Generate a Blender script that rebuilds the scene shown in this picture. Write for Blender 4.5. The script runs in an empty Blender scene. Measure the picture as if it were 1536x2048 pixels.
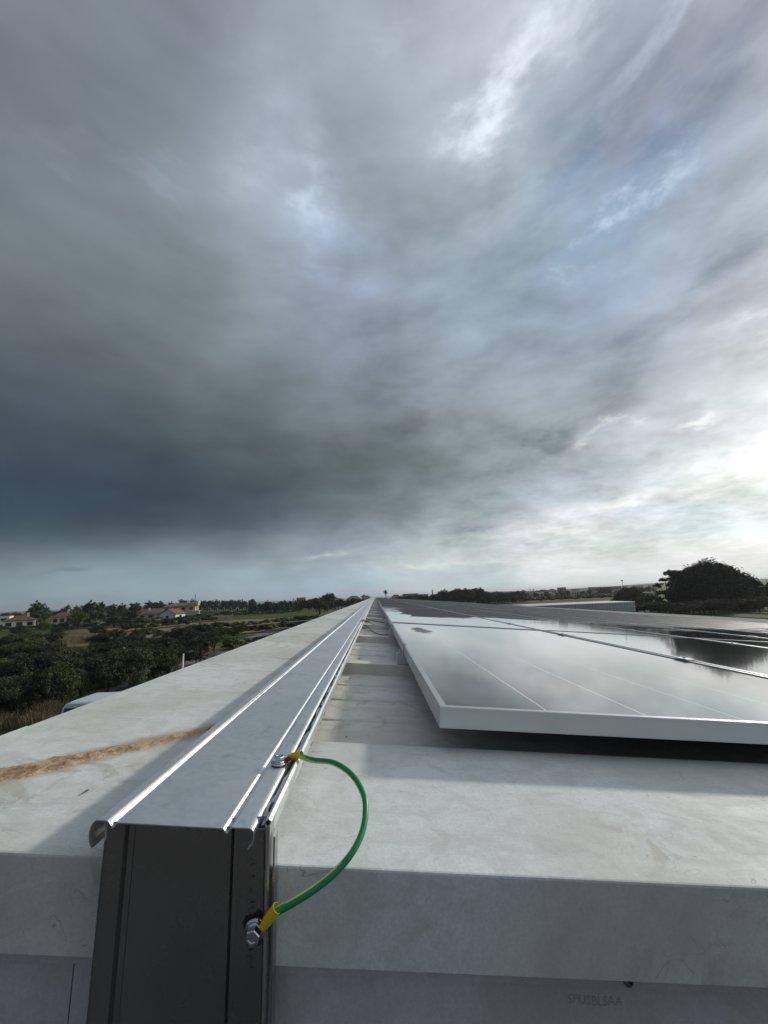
import bpy, math, random
import numpy as np
from mathutils import Vector, Matrix
random.seed(7)
rng = np.random.default_rng(11)
R = math.radians
scn = bpy.context.scene
COL = scn.collection

# ------------------------------------------------------------------ camera
CAM = Matrix(((0.998980, 0.034120, -0.029560), (-0.021589, -0.213988, -0.976598), (-0.039648, 0.976240, -0.213033)))
cd = bpy.data.cameras.new('camera')
cam = bpy.data.objects.new('camera', cd)
COL.objects.link(cam)
cam.matrix_world = CAM.to_4x4()
cd.sensor_fit = 'VERTICAL'; cd.sensor_height = 36.0; cd.sensor_width = 27.0
cd.lens = 769.0 / 2048.0 * 36.0
cd.clip_start = 0.02; cd.clip_end = 60000
scn.camera = cam
scn.view_settings.view_transform = 'Standard'
scn.view_settings.look = 'None'
scn.view_settings.exposure = 0.0
scn.view_settings.gamma = 1.0
scn.view_settings.use_curve_mapping = False


def pray(px, py):                       # viewing ray of a photograph point (measured once, from the lens)
    return CAM @ Vector(((px - 768) / 769.0, (1024 - py) / 769.0, -1.0))


def at(px, py, d):
    r = pray(px, py); return r * (d / r.y)


def on(px, py, z):
    r = pray(px, py); return r * (z / r.z)


def lin(c):
    out = []
    for v in c[:3]:
        v = v / 255.0
        out.append(v / 12.92 if v <= 0.04045 else ((v + 0.055) / 1.055) ** 2.4)
    return tuple(out)


# ------------------------------------------------------------------ node helpers
class NT:
    def __init__(s, tree):
        s.t = tree; s.n = tree.nodes; s.l = tree.links

    def new(s, typ, **kw):
        n = s.n.new(typ)
        for k, v in kw.items(): setattr(n, k, v)
        return n

    def put(s, sock, v):
        if isinstance(v, bpy.types.NodeSocket): s.l.new(v, sock)
        elif v is not None:
            if sock.type == 'RGBA' and not isinstance(v, (int, float)) and len(v) == 3: v = (*v, 1)
            sock.default_value = v

    def m(s, op, a, b=None, c=None, clamp=False):
        n = s.new('ShaderNodeMath', operation=op); n.use_clamp = clamp
        s.put(n.inputs[0], a)
        if b is not None: s.put(n.inputs[1], b)
        if c is not None: s.put(n.inputs[2], c)
        return n.outputs[0]

    def v(s, op, a, b=None, scale=None):
        n = s.new('ShaderNodeVectorMath', operation=op)
        s.put(n.inputs[0], a)
        if b is not None: s.put(n.inputs[1], b)
        if scale is not None: s.put(n.inputs['Scale'], scale)
        return n.outputs['Value'] if op in ('DOT_PRODUCT', 'LENGTH', 'DISTANCE') else n.outputs[0]

    def sep(s, v):
        n = s.new('ShaderNodeSeparateXYZ'); s.put(n.inputs[0], v); return n.outputs

    def comb(s, x, y, z):
        n = s.new('ShaderNodeCombineXYZ'); s.put(n.inputs[0], x); s.put(n.inputs[1], y); s.put(n.inputs[2], z); return n.outputs[0]

    def noise(s, vec, scale, detail=3, rough=0.5, dist=0.0, color=False, ntype=None):
        n = s.new('ShaderNodeTexNoise'); s.put(n.inputs['Vector'], vec)
        if ntype: n.noise_type = ntype
        n.inputs['Scale'].default_value = scale; n.inputs['Detail'].default_value = detail
        n.inputs['Roughness'].default_value = rough; n.inputs['Distortion'].default_value = dist
        return n.outputs['Color' if color else 'Fac']

    def ss(s, v, a, b, lo=0.0, hi=1.0, smooth=True):
        n = s.new('ShaderNodeMapRange'); n.interpolation_type = 'SMOOTHSTEP' if smooth else 'LINEAR'
        s.put(n.inputs[0], v)
        for i, q in enumerate((a, b, lo, hi)): s.put(n.inputs[i + 1], q)
        return n.outputs[0]

    def mix(s, f, a, b, blend='MIX'):
        n = s.new('ShaderNodeMix', data_type='RGBA', blend_type=blend)
        n.clamp_factor = True
        s.put(n.inputs[0], f); s.put(n.inputs[6], a); s.put(n.inputs[7], b)
        return n.outputs[2]

    def ramp(s, f, stops, interp='LINEAR'):
        n = s.new('ShaderNodeValToRGB'); n.color_ramp.interpolation = interp
        el = n.color_ramp.elements
        while len(el) > 1: el.remove(el[-1])
        el[0].position = stops[0][0]; el[0].color = (*stops[0][1], 1)
        for p, c in stops[1:]:
            e = el.new(p); e.color = (*c, 1)
        s.put(n.inputs[0], f); return n.outputs[0]


# ------------------------------------------------------------------ sky (clouds as a function of direction in the world)
SUN_AZ, SUN_EL = 50.7, 18.8             # degrees right of the tray direction, above the horizon
SUN = Vector((math.sin(R(SUN_AZ)) * math.cos(R(SUN_EL)), math.cos(R(SUN_AZ)) * math.cos(R(SUN_EL)), math.sin(R(SUN_EL))))
world = bpy.data.worlds.new('World'); scn.world = world; world.use_nodes = True
W = NT(world.node_tree); W.n.clear()

SKY = [
 (100,60,125,132,142),(400,60,125,133,142),(700,60,150,155,172),(900,60,165,170,182),(1100,60,182,190,200),(1300,60,152,165,176),(1480,60,140,142,165),
 (100,260,122,128,138),(350,260,125,138,145),(600,260,158,173,180),(800,260,152,166,174),(960,260,190,200,208),(1130,260,140,158,165),(1300,260,136,148,160),(1480,260,142,146,166),
 (100,430,122,130,140),(350,430,130,142,150),(610,430,165,180,196),(800,430,140,155,160),(950,430,150,165,170),(1100,430,147,166,176),(1240,430,160,186,214),(1450,430,142,162,182),
 (50,600,108,116,120),(300,600,118,132,135),(520,600,140,155,160),(700,600,155,172,190),(950,600,145,165,180),(1200,600,140,158,180),(1450,600,130,145,155),
 (50,750,84,94,101),(300,750,98,107,111),(550,750,116,129,134),(800,750,140,155,162),(1000,750,145,160,168),(1230,750,122,139,146),(1450,750,160,170,178),(1500,680,150,160,168),
 (30,880,58,74,86),(250,880,63,80,88),(500,880,82,93,94),(750,880,102,112,115),(950,880,130,140,142),(1100,880,142,152,157),(1250,880,182,188,193),(1450,880,216,223,226),
 (20,980,54,71,87),(250,980,54,71,84),(480,980,66,82,89),(700,980,83,94,97),(900,980,126,139,143),(1050,980,165,180,185),(1250,980,196,209,216),(1450,980,236,237,230),
 (780,1000,104,115,119),(780,1050,142,155,162),(780,1085,165,178,184),(480,1030,66,82,90),
 (20,1040,56,72,84),(250,1040,56,71,83),(450,1045,74,88,96),(650,1050,110,124,132),(900,1050,165,175,178),(1150,1050,212,218,216),(1400,1050,207,221,225),
 (20,1072,70,88,100),(250,1075,68,84,95),(450,1082,98,112,120),(650,1085,135,150,158),
 (50,1100,108,124,131),(300,1100,124,141,149),(600,1100,150,165,172),(900,1100,192,202,202),(1200,1100,220,225,222),(1480,1100,233,234,228),
 (50,1135,128,146,152),(300,1135,138,158,165),(600,1135,160,178,187),(900,1135,198,208,207),(1200,1140,225,230,226),(1480,1140,233,236,230),
 (0,1215,136,155,162),(300,1203,142,163,171),(600,1192,158,178,190),(900,1182,190,205,208),(1200,1168,220,227,224),(1500,1155,231,234,229),
 (50,1170,138,157,163),(300,1170,146,167,176),(600,1170,160,180,192),(900,1170,190,205,208),(1200,1170,220,227,224),(1480,1170,230,234,228)]
samples = []
def warpdir(v):
    z = max(v.z, 0.0)
    return np.array([v.x, v.y, 1.3 * (math.sqrt(z + 0.01) - 0.1)])
for px, py, r_, g_, b_ in SKY:
    v = pray(px, py).normalized(); samples.append((warpdir(v), lin((r_, g_, b_)), 0.13 if py < 900 else (0.09 if py < 1030 else 0.062)))
def add_dir(az, el, col, sg=0.32, k=1.0):
    v = Vector((math.sin(R(az)) * math.cos(R(el)), math.cos(R(az)) * math.cos(R(el)), math.sin(R(el))))
    samples.append((warpdir(v), tuple(q * k for q in lin(col)), sg))
for az, el, c, k in [(64,8,(238,238,230),1.5),(64,20,(235,235,230),2.0),(64,35,(215,218,220),1.6),(85,8,(235,235,230),1.7),(85,25,(225,228,226),1.8),(85,45,(205,210,212),1.5),
                     (125,10,(118,126,135),1),(125,35,(95,103,112),1),(180,8,(118,127,140),1),(180,25,(126,136,150),1),(180,50,(125,132,142),1),
                     (-62,10,(70,86,96),1),(-62,30,(100,110,116),1),(-90,12,(92,104,112),1),(-90,40,(120,128,136),1),(-130,12,(110,120,131),1),(-130,40,(105,113,122),1),
                     (0,75,(165,170,182),1),(90,72,(170,175,188),1),(-90,72,(130,137,147),1),(180,75,(140,146,157),1),(0,90,(155,160,172),1)]:
    add_dir(az, el, c, 0.30, k)
SP = np.array([s[0] for s in samples]); SC = np.array([s[1] for s in samples]); SG = np.array([s[2] for s in samples])
def sky_at(az, el):
    v = Vector((math.sin(az) * math.cos(el), math.cos(az) * math.cos(el), math.sin(el)))
    p = warpdir(v)
    dd = (SP - p) ** 2; low = (SG < 0.1); d2 = (dd[:, 0] + dd[:, 1]) * np.where(low, 0.30, 1.0) + dd[:, 2]
    w = np.exp(-d2 / (2 * (SG * 0.62) ** 2)) * (0.13 / SG) ** 1 + 1e-9 / (d2 + 1e-3)
    return tuple((w[:, None] * SC).sum(0) / w.sum())

tc = W.new('ShaderNodeTexCoord'); D0 = W.v('NORMALIZE', tc.outputs['Generated'])
# wind-torn edges: displace the lookup direction with noise
wz = W.m('MAXIMUM', W.sep(D0)[2], 0.0)
plane = W.v('DIVIDE', D0, W.comb(W.m('ADD', wz, 0.16), W.m('ADD', wz, 0.16), 1.0))
soft = W.v('DIVIDE', D0, W.comb(W.m('ADD', wz, 0.55), W.m('ADD', wz, 0.55), 0.55))
n1 = W.noise(soft, 2.2, 3, 0.5, color=True)
n2 = W.noise(soft, 7.0, 6, 0.6, color=True)
amp = W.ss(wz, 0.14, 0.5, 0.022, 0.16)
Dw = W.v('ADD', D0, W.v('SCALE', W.v('SUBTRACT', n1, (0.5, 0.5, 0.5)), scale=amp))
Dw = W.v('ADD', Dw, W.v('SCALE', W.v('SUBTRACT', n2, (0.5, 0.5, 0.5)), scale=W.m('MULTIPLY', amp, 0.55)))
Dw = W.v('NORMALIZE', Dw)
sx, sy, sz = W.sep(Dw)
az = W.m('ARCTAN2', sx, sy)
azf = W.m('ADD', W.m('DIVIDE', az, 2 * math.pi), 0.5)
elv = W.m('ARCSINE', sz)
az_cols = [-180, -130, -90, -66, -56, -49, -43, -37, -31, -25, -19, -13, -7, -1, 5, 11, 17, 23, 29, 35, 41, 47, 54, 62, 75, 95, 130, 179.9]
el_rows = [0, 2, 4, 6, 7.5, 9, 10.2, 11.5, 13, 16, 19, 24, 29, 35, 42, 50, 60, 78]
prev = None
for i, e in enumerate(el_rows):
    c = W.ramp(azf, [(a / 360 + 0.5, sky_at(R(a), R(e))) for a in az_cols], 'CARDINAL' if False else 'EASE' if False else 'LINEAR')
    if prev is None: prev = c
    else:
        f = W.ss(elv, R(el_rows[i - 1]), R(e), smooth=False)
        prev = W.mix(f, prev, c)
cloud = prev
# billow: brightness variation of the cloud deck
b1 = W.noise(soft, 3.0, 5, 0.5)
b2 = W.noise(W.v('ADD', plane, (7.1, 3.3, 0)), 6.0, 6, 0.6, dist=0.3)
rightm = W.ss(sx, -0.25, 0.6, 0.12, 1.0)
lowm = W.ss(wz, 0.12, 0.5, 1.0, 0.5)
bb = W.m('ADD', W.m('MULTIPLY', W.m('SUBTRACT', b1, 0.5), 0.6), W.m('MULTIPLY', W.m('SUBTRACT', b2, 0.5), W.m('MULTIPLY', W.m('MULTIPLY', rightm, lowm), W.ss(wz, 0.0, 0.14, 0.25, 0.85))))
b3 = W.noise(W.v('ADD', soft, (3.7, 1.2, 0)), 5.5, 8, 0.56, dist=0.12)
bb = W.m('ADD', bb, W.m('MULTIPLY', W.m('SUBTRACT', b3, 0.5), W.m('MULTIPLY', W.ss(sx, -0.5, 0.3, 0.55, 1.25), W.ss(wz, 0.0, 0.2, 0.35, 1.0))))
bb = W.m('ADD', 1.0, bb)
cloud = W.v('SCALE', cloud, scale=W.m('MAXIMUM', bb, 0.3))
# slow hue drift, violet to green grey
hu = W.noise(plane, 1.1, 2, 0.5)
tint = W.mix(W.ss(hu, 0.35, 0.65), (0.985, 1.015, 1.0, 1), (1.02, 0.99, 1.035, 1))
cloud = W.v('MULTIPLY', cloud, tint)

def tang(px, py, rot):
    c = pray(px, py).normalized()
    ex_ = (pray(px + 2, py).normalized() - c).normalized(); ey_ = (pray(px, py - 2).normalized() - c).normalized()
    a = R(rot)
    return c, (ex_ * math.cos(a) + ey_ * math.sin(a)).normalized(), (ey_ * math.cos(a) - ex_ * math.sin(a)).normalized()
fin = W.noise(soft, 6.5, 7, 0.60, color=True)
Df = W.v('ADD', D0, W.v('SCALE', W.v('SUBTRACT', fin, (0.5, 0.5, 0.5)), scale=W.ss(wz, 0.08, 0.5, 0.05, 0.28)))
def ell(px, py, a_, b_, rot, vec=None):
    c, ta, tb = tang(px, py, rot)
    src = vec or Df
    qa = W.m('DIVIDE', W.m('SUBTRACT', W.v('DOT_PRODUCT', src, tuple(ta)), c.dot(ta)), a_)
    qb = W.m('DIVIDE', W.m('SUBTRACT', W.v('DOT_PRODUCT', src, tuple(tb)), c.dot(tb)), b_)
    q = W.m('ADD', W.m('MULTIPLY', qa, qa), W.m('MULTIPLY', qb, qb))
    g = W.m('EXPONENT', W.m('MULTIPLY', q, -1.0))
    return W.m('MULTIPLY', g, W.m('GREATER_THAN', W.v('DOT_PRODUCT', D0, tuple(c)), 0.3))
brk = W.ss(W.noise(W.v('ADD', soft, (5.5, 0.7, 0)), 9.0, 8, 0.6), 0.36, 0.62, 0.25, 1.35)
# thin places where light breaks through, and darker rags
for px, py, a_, b_, rot, col in [
    (1015, 120, 0.080, 0.024, 72, (0.17, 0.18, 0.19)), (960, 250, 0.085, 0.036, 55, (0.19, 0.20, 0.21)), (1105, 85, 0.09, 0.026, 30, (0.14, 0.14, 0.15)), (1330, 60, 0.10, 0.02, 40, (0.10, 0.11, 0.13)), (1010, 340, 0.05, 0.02, 70, (0.08, 0.09, 0.09)),
    (612, 385, 0.055, 0.028, -70, (0.17, 0.20, 0.23)), (670, 500, 0.08, 0.045, -60, (0.05, 0.07, 0.10)), (500, 330, 0.10, 0.03, 20, (0.05, 0.06, 0.06)), (250, 370, 0.12, 0.02, 8, (0.04, 0.04, 0.05)), (760, 90, 0.05, 0.03, 0, (0.06, 0.06, 0.07)), (570, 230, 0.07, 0.05, -40, (0.05, 0.06, 0.06)), (1215, 855, 0.045, 0.014, 25, (0.30, 0.30, 0.28)),
    (1400, 845, 0.05, 0.012, 25, (0.22, 0.22, 0.2)), (1480, 940, 0.08, 0.03, 15, (0.05, 0.05, 0.03)), (1250, 1010, 0.12, 0.014, 8, (0.2, 0.19, 0.15)),
    (1130, 1060, 0.16, 0.009, 5, (0.18, 0.17, 0.13)), (660, 1108, 0.05, 0.006, 3, (0.22, 0.20, 0.15)), (900, 1128, 0.2, 0.007, 3, (0.12, 0.11, 0.08)), (1560, 660, 0.08, 0.02, 12, (0.12, 0.12, 0.12)),
    (1130, 300, 0.12, 0.06, 60, (-0.07, -0.06, -0.055)), (1380, 250, 0.16, 0.07, 30, (-0.07, -0.06, -0.04)), (1270, 720, 0.14, 0.05, 50, (-0.03, -0.035, -0.04)),
    (1430, 560, 0.14, 0.05, 45, (-0.08, -0.08, -0.08)), (1080, 890, 0.09, 0.03, 25, (-0.10, -0.10, -0.10)), (945, 1058, 0.05, 0.014, 20, (-0.13, -0.12, -0.11)),
    (1350, 1015, 0.10, 0.014, 8, (-0.14, -0.09, -0.05)), (130, 1143, 0.05, 0.006, 8, (-0.05, -0.06, -0.06)), (830, 420, 0.08, 0.07, 0, (-0.05, -0.04, -0.04))]:
    g = W.m('MULTIPLY', ell(px, py, a_, b_, rot), brk)
    cloud = W.v('ADD', cloud, W.v('SCALE', col, scale=g))
cloud = W.v('MAXIMUM', cloud, (0.01, 0.012, 0.015))
# blue gap: the clear sky itself (Nishita) seen through thin wisps
skyn = W.new('ShaderNodeTexSky', sky_type='NISHITA'); skyn.sun_disc = False
skyn.sun_elevation = R(SUN_EL); skyn.sun_rotation = R(SUN_AZ); skyn.air_density = 1.0; skyn.dust_density = 0.6
clear = W.v('SCALE', skyn.outputs[0], scale=0.10)
gap = ell(1245, 425, 0.125, 0.045, 32, W.v('ADD', D0, W.v('SCALE', W.v('SUBTRACT', fin, (0.5, 0.5, 0.5)), scale=0.10)))
wis = W.ss(W.noise(W.v('ADD', plane, (2, 9, 0)), 11.0, 9, 0.66, dist=0.15), 0.48, 0.80)
clear = W.v('ADD', W.v('MULTIPLY', clear, (1.1, 1.25, 1.25)), W.v('SCALE', (0.55, 0.58, 0.60), scale=W.m('MULTIPLY', wis, 1.0)))
cloud = W.mix(W.m('MULTIPLY', gap, 0.62), cloud, clear)
# veiled sun: a broad glow just outside the frame
gd = W.m('SUBTRACT', W.v('DOT_PRODUCT', D0, tuple(SUN)), 1.0)
glow = W.m('ADD', W.m('MULTIPLY', W.m('EXPONENT', W.m('MULTIPLY', gd, 60.0)), 0.12), W.m('MULTIPLY', W.m('EXPONENT', W.m('MULTIPLY', gd, 9.0)), 0.06))
cloud = W.v('ADD', cloud, W.v('SCALE', (1.0, 0.97, 0.90), scale=glow))
below = W.ss(W.sep(D0)[2], -0.02, 0.0)
cloud = W.mix(below, (0.10, 0.11, 0.11, 1), cloud)
bg = W.new('ShaderNodeBackground'); bg.inputs['Strength'].default_value = 0.1
W.put(bg.inputs['Color'], W.v('SCALE', cloud, scale=10.0))
wo = W.new('ShaderNodeOutputWorld'); W.l.new(bg.outputs[0], wo.inputs[0])
world.cycles.sampling_method = 'MANUAL'; world.cycles.sample_map_resolution = 1024

# ------------------------------------------------------------------ sun
sd = bpy.data.lights.new('sun', 'SUN'); sd.energy = 2.3; sd.angle = R(3.0); sd.color = (1.0, 0.94, 0.85)
so = bpy.data.objects.new('sun', sd); COL.objects.link(so)
so.rotation_euler = (-SUN).to_track_quat('-Z', 'Y').to_euler()

# ------------------------------------------------------------------ mesh helpers
TH = R(5.3)                              # roof pitch: falls to the right
ROOF = Matrix.Rotation(TH, 4, 'Y')
def RF(p): return ROOF @ Vector(p)
MATS = {}
PM = {}                                  # world matrices of parents


def tag(o, label=None, cat=None, group=None, kind=None):
    if label: o['label'] = label
    if cat: o['category'] = cat
    if group: o['group'] = group
    if kind: o['kind'] = kind
    return o


def thing(name, label, cat, loc=(0, 0, 0), rot=None, group=None):
    o = bpy.data.objects.new(name, None); COL.objects.link(o); o.empty_display_size = 0.1
    mw = Matrix.Translation(Vector(loc)) @ (rot if rot is not None else Matrix.Identity(4))
    o.matrix_world = mw; PM[o.name] = mw
    return tag(o, label, cat, group)


class MB:
    def __init__(s, xf=None): s.v = []; s.f = []; s.mi = []; s.sm = []; s.xf = xf

    def add(s, vs, fs, mi=0, smooth=False):
        b = len(s.v)
        for p in vs: s.v.append(s.xf(p) if s.xf else Vector(p))
        for f in fs: s.f.append([b + i for i in f]); s.mi.append(mi); s.sm.append(smooth)
        return s

    def box(s, x0, x1, y0, y1, z0, z1, mi=0):
        v = [(x, y, z) for z in (z0, z1) for y in (y0, y1) for x in (x0, x1)]
        return s.add(v, [(0, 2, 3, 1), (4, 5, 7, 6), (0, 1, 5, 4), (2, 6, 7, 3), (0, 4, 6, 2), (1, 3, 7, 5)], mi)

    def bbox(s, x0, x1, y0, y1, z0, z1, b=0.002, mi=0):   # box with chamfered edges
        vs = []; idx = {}
        for ix, X in enumerate((x0, x1)):
            for iy, Y in enumerate((y0, y1)):
                for iz, Z in enumerate((z0, z1)):
                    dx = b if ix == 0 else -b; dy = b if iy == 0 else -b; dz = b if iz == 0 else -b
                    idx[ix, iy, iz, 0] = len(vs); vs.append((X, Y + dy, Z + dz))
                    idx[ix, iy, iz, 1] = len(vs); vs.append((X + dx, Y, Z + dz))
                    idx[ix, iy, iz, 2] = len(vs); vs.append((X + dx, Y + dy, Z))
        fs = []
        for i in (0, 1):
            fs.append([idx[i, 0, 0, 0], idx[i, 1, 0, 0], idx[i, 1, 1, 0], idx[i, 0, 1, 0]][::(1 if i else -1)])
            fs.append([idx[0, i, 0, 1], idx[1, i, 0, 1], idx[1, i, 1, 1], idx[0, i, 1, 1]][::(-1 if i else 1)])
            fs.append([idx[0, 0, i, 2], idx[1, 0, i, 2], idx[1, 1, i, 2], idx[0, 1, i, 2]][::(1 if i else -1)])
        for a in (0, 1):
            for c in (0, 1):
                fs.append([idx[a, c, 0, 0], idx[a, c, 1, 0], idx[a, c, 1, 1], idx[a, c, 0, 1]])
                fs.append([idx[a, 0, c, 0], idx[a, 1, c, 0], idx[a, 1, c, 2], idx[a, 0, c, 2]])
                fs.append([idx[0, a, c, 1], idx[1, a, c, 1], idx[1, a, c, 2], idx[0, a, c, 2]])
        for a in (0, 1):
            for c in (0, 1):
                for e in (0, 1): fs.append([idx[a, c, e, 0], idx[a, c, e, 1], idx[a, c, e, 2]])
        return s.add(vs, fs, mi)

    def sweep(s, prof, path, closed=True, mi=0, smooth=False, caps=True):
        # prof: function(i)-> list of 3D points for station i
        rings = [prof(i) for i in range(path)]
        n = len(rings[0]); vs = [p for r in rings for p in r]; fs = []
        m = n if closed else n - 1
        for i in range(path - 1):
            for j in range(m):
                a = i * n + j; b = i * n + (j + 1) % n
                fs.append((a, b, b + n, a + n))
        if caps and closed:
            fs.append(tuple(range(n))[::-1]); fs.append(tuple((path - 1) * n + k for k in range(n)))
        return s.add(vs, fs, mi, smooth)

    def prism_y(s, poly, y0, y1, n=1, mi=0, smooth=False):       # poly in (x,z)
        ys = [y0 + (y1 - y0) * i / n for i in range(n + 1)]
        return s.sweep(lambda i: [(p[0], ys[i], p[1]) for p in poly], n + 1, mi=mi, smooth=smooth)

    def prism_x(s, poly, x0, x1, n=1, mi=0):                     # poly in (y,z)
        xs = [x0 + (x1 - x0) * i / n for i in range(n + 1)]
        return s.sweep(lambda i: [(xs[i], p[0], p[1]) for p in poly], n + 1, mi=mi)

    def tube(s, pts, r, n=12, mi=0, smooth=True, caps=True, twist=None):
        pts = [Vector(p) for p in pts]; N = len(pts)
        rr = r if isinstance(r, (list, tuple)) else [r] * N
        tg = [(pts[min(i + 1, N - 1)] - pts[max(i - 1, 0)]).normalized() for i in range(N)]
        u = tg[0].orthogonal().normalized(); rings = []
        for i in range(N):
            u = (u - tg[i] * u.dot(tg[i])).normalized(); w = tg[i].cross(u)
            rings.append([pts[i] + (u * math.cos(2 * math.pi * k / n) + w * math.sin(2 * math.pi * k / n)) * rr[i] for k in range(n)])
        s.sweep(lambda i: rings[i], N, mi=mi, smooth=smooth, caps=caps); return s

    def build(s, name, mat, parent=None, loc=None):
        me = bpy.data.meshes.new(name)
        if parent is not None: inv = PM[parent.name].inverted(); vs = [inv @ v for v in s.v]
        else:
            loc = Vector(loc) if loc is not None else Vector((0, 0, 0)); vs = [v - loc for v in s.v]
        me.from_pydata([tuple(v) for v in vs], [], s.f)
        for m in (mat if isinstance(mat, (list, tuple)) else [mat]): me.materials.append(m)
        me.polygons.foreach_set('material_index', s.mi); me.polygons.foreach_set('use_smooth', s.sm)
        me.update()
        o = bpy.data.objects.new(name, me); COL.objects.link(o)
        if parent is not None: o.parent = parent; PM[o.name] = PM[parent.name]
        else: o.location = loc; PM[o.name] = Matrix.Translation(loc)
        return o


def offset(poly, t):                     # thicken an open profile (x,z) into a closed thin outline
    P = [Vector(p) for p in poly]; out = []
    for i in range(len(P)):
        a = (P[i] - P[i - 1]).normalized() if i else None
        b = (P[i + 1] - P[i]).normalized() if i < len(P) - 1 else None
        a = a or b; b = b or a
        na = Vector((a.y, -a.x)); nb = Vector((b.y, -b.x)); n = (na + nb)
        n = n / max(n.length, 1e-6); k = 1 / max(n.dot(na), 0.5)
        out.append(P[i] + n * t * k)
    return [tuple(p) for p in P] + [tuple(p) for p in out[::-1]]


def catmull(pts, n):
    P = [Vector(p) for p in pts]; P = [P[0] * 2 - P[1]] + P + [P[-1] * 2 - P[-2]]; out = []
    for i in range(1, len(P) - 2):
        for k in range(n):
            t = k / n; a, b, c, d = P[i - 1:i + 3]
            out.append(0.5 * ((2 * b) + (c - a) * t + (2 * a - 5 * b + 4 * c - d) * t * t + (3 * b - a - 3 * c + d) * t ** 3))
    out.append(P[-2]); return out


# ------------------------------------------------------------------ materials
def mat(name, base=(0.5, 0.5, 0.5), rough=0.5, metal=0.0, spec=0.5, var=0.0, vscale=5.0, bump=0.0, bscale=40.0, coords='Object', ext=None, rvar=0.0):
    m = bpy.data.materials.new(name); m.use_nodes = True
    T = NT(m.node_tree); b = T.n['Principled BSDF']
    b.inputs['Roughness'].default_value = rough; b.inputs['Metallic'].default_value = metal; b.inputs['Specular IOR Level'].default_value = spec
    b.inputs['Base Color'].default_value = (*base, 1)
    if coords == 'World': vec = T.new('ShaderNodeNewGeometry').outputs['Position']
    else: vec = T.new('ShaderNodeTexCoord').outputs['Object']
    col = None
    if var:
        n = T.noise(vec, vscale, 5, 0.6)
        col = T.mix(n, tuple(q * (1 - var) for q in base) + (1,), tuple(min(1, q * (1 + var)) for q in base) + (1,))
        T.put(b.inputs['Base Color'], col)
    if rvar:
        T.put(b.inputs['Roughness'], T.ss(T.noise(vec, vscale * 2.3, 4, 0.6), 0.3, 0.7, rough - rvar, rough + rvar))
    if bump:
        bn = T.new('ShaderNodeBump'); bn.inputs['Strength'].default_value = bump; bn.inputs['Distance'].default_value = 0.01
        T.put(bn.inputs['Height'], T.noise(vec, bscale, 4, 0.6)); T.l.new(bn.outputs[0], b.inputs['Normal'])
    if ext: ext(T, b, vec, col)
    return m


def roof_coords(T):
    p = T.new('ShaderNodeNewGeometry').outputs['Position']
    x, y, z = T.sep(p)
    xr = T.m('SUBTRACT', T.m('MULTIPLY', x, math.cos(TH)), T.m('MULTIPLY', z, math.sin(TH)))
    return xr, y, T.comb(xr, y, z)


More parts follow.
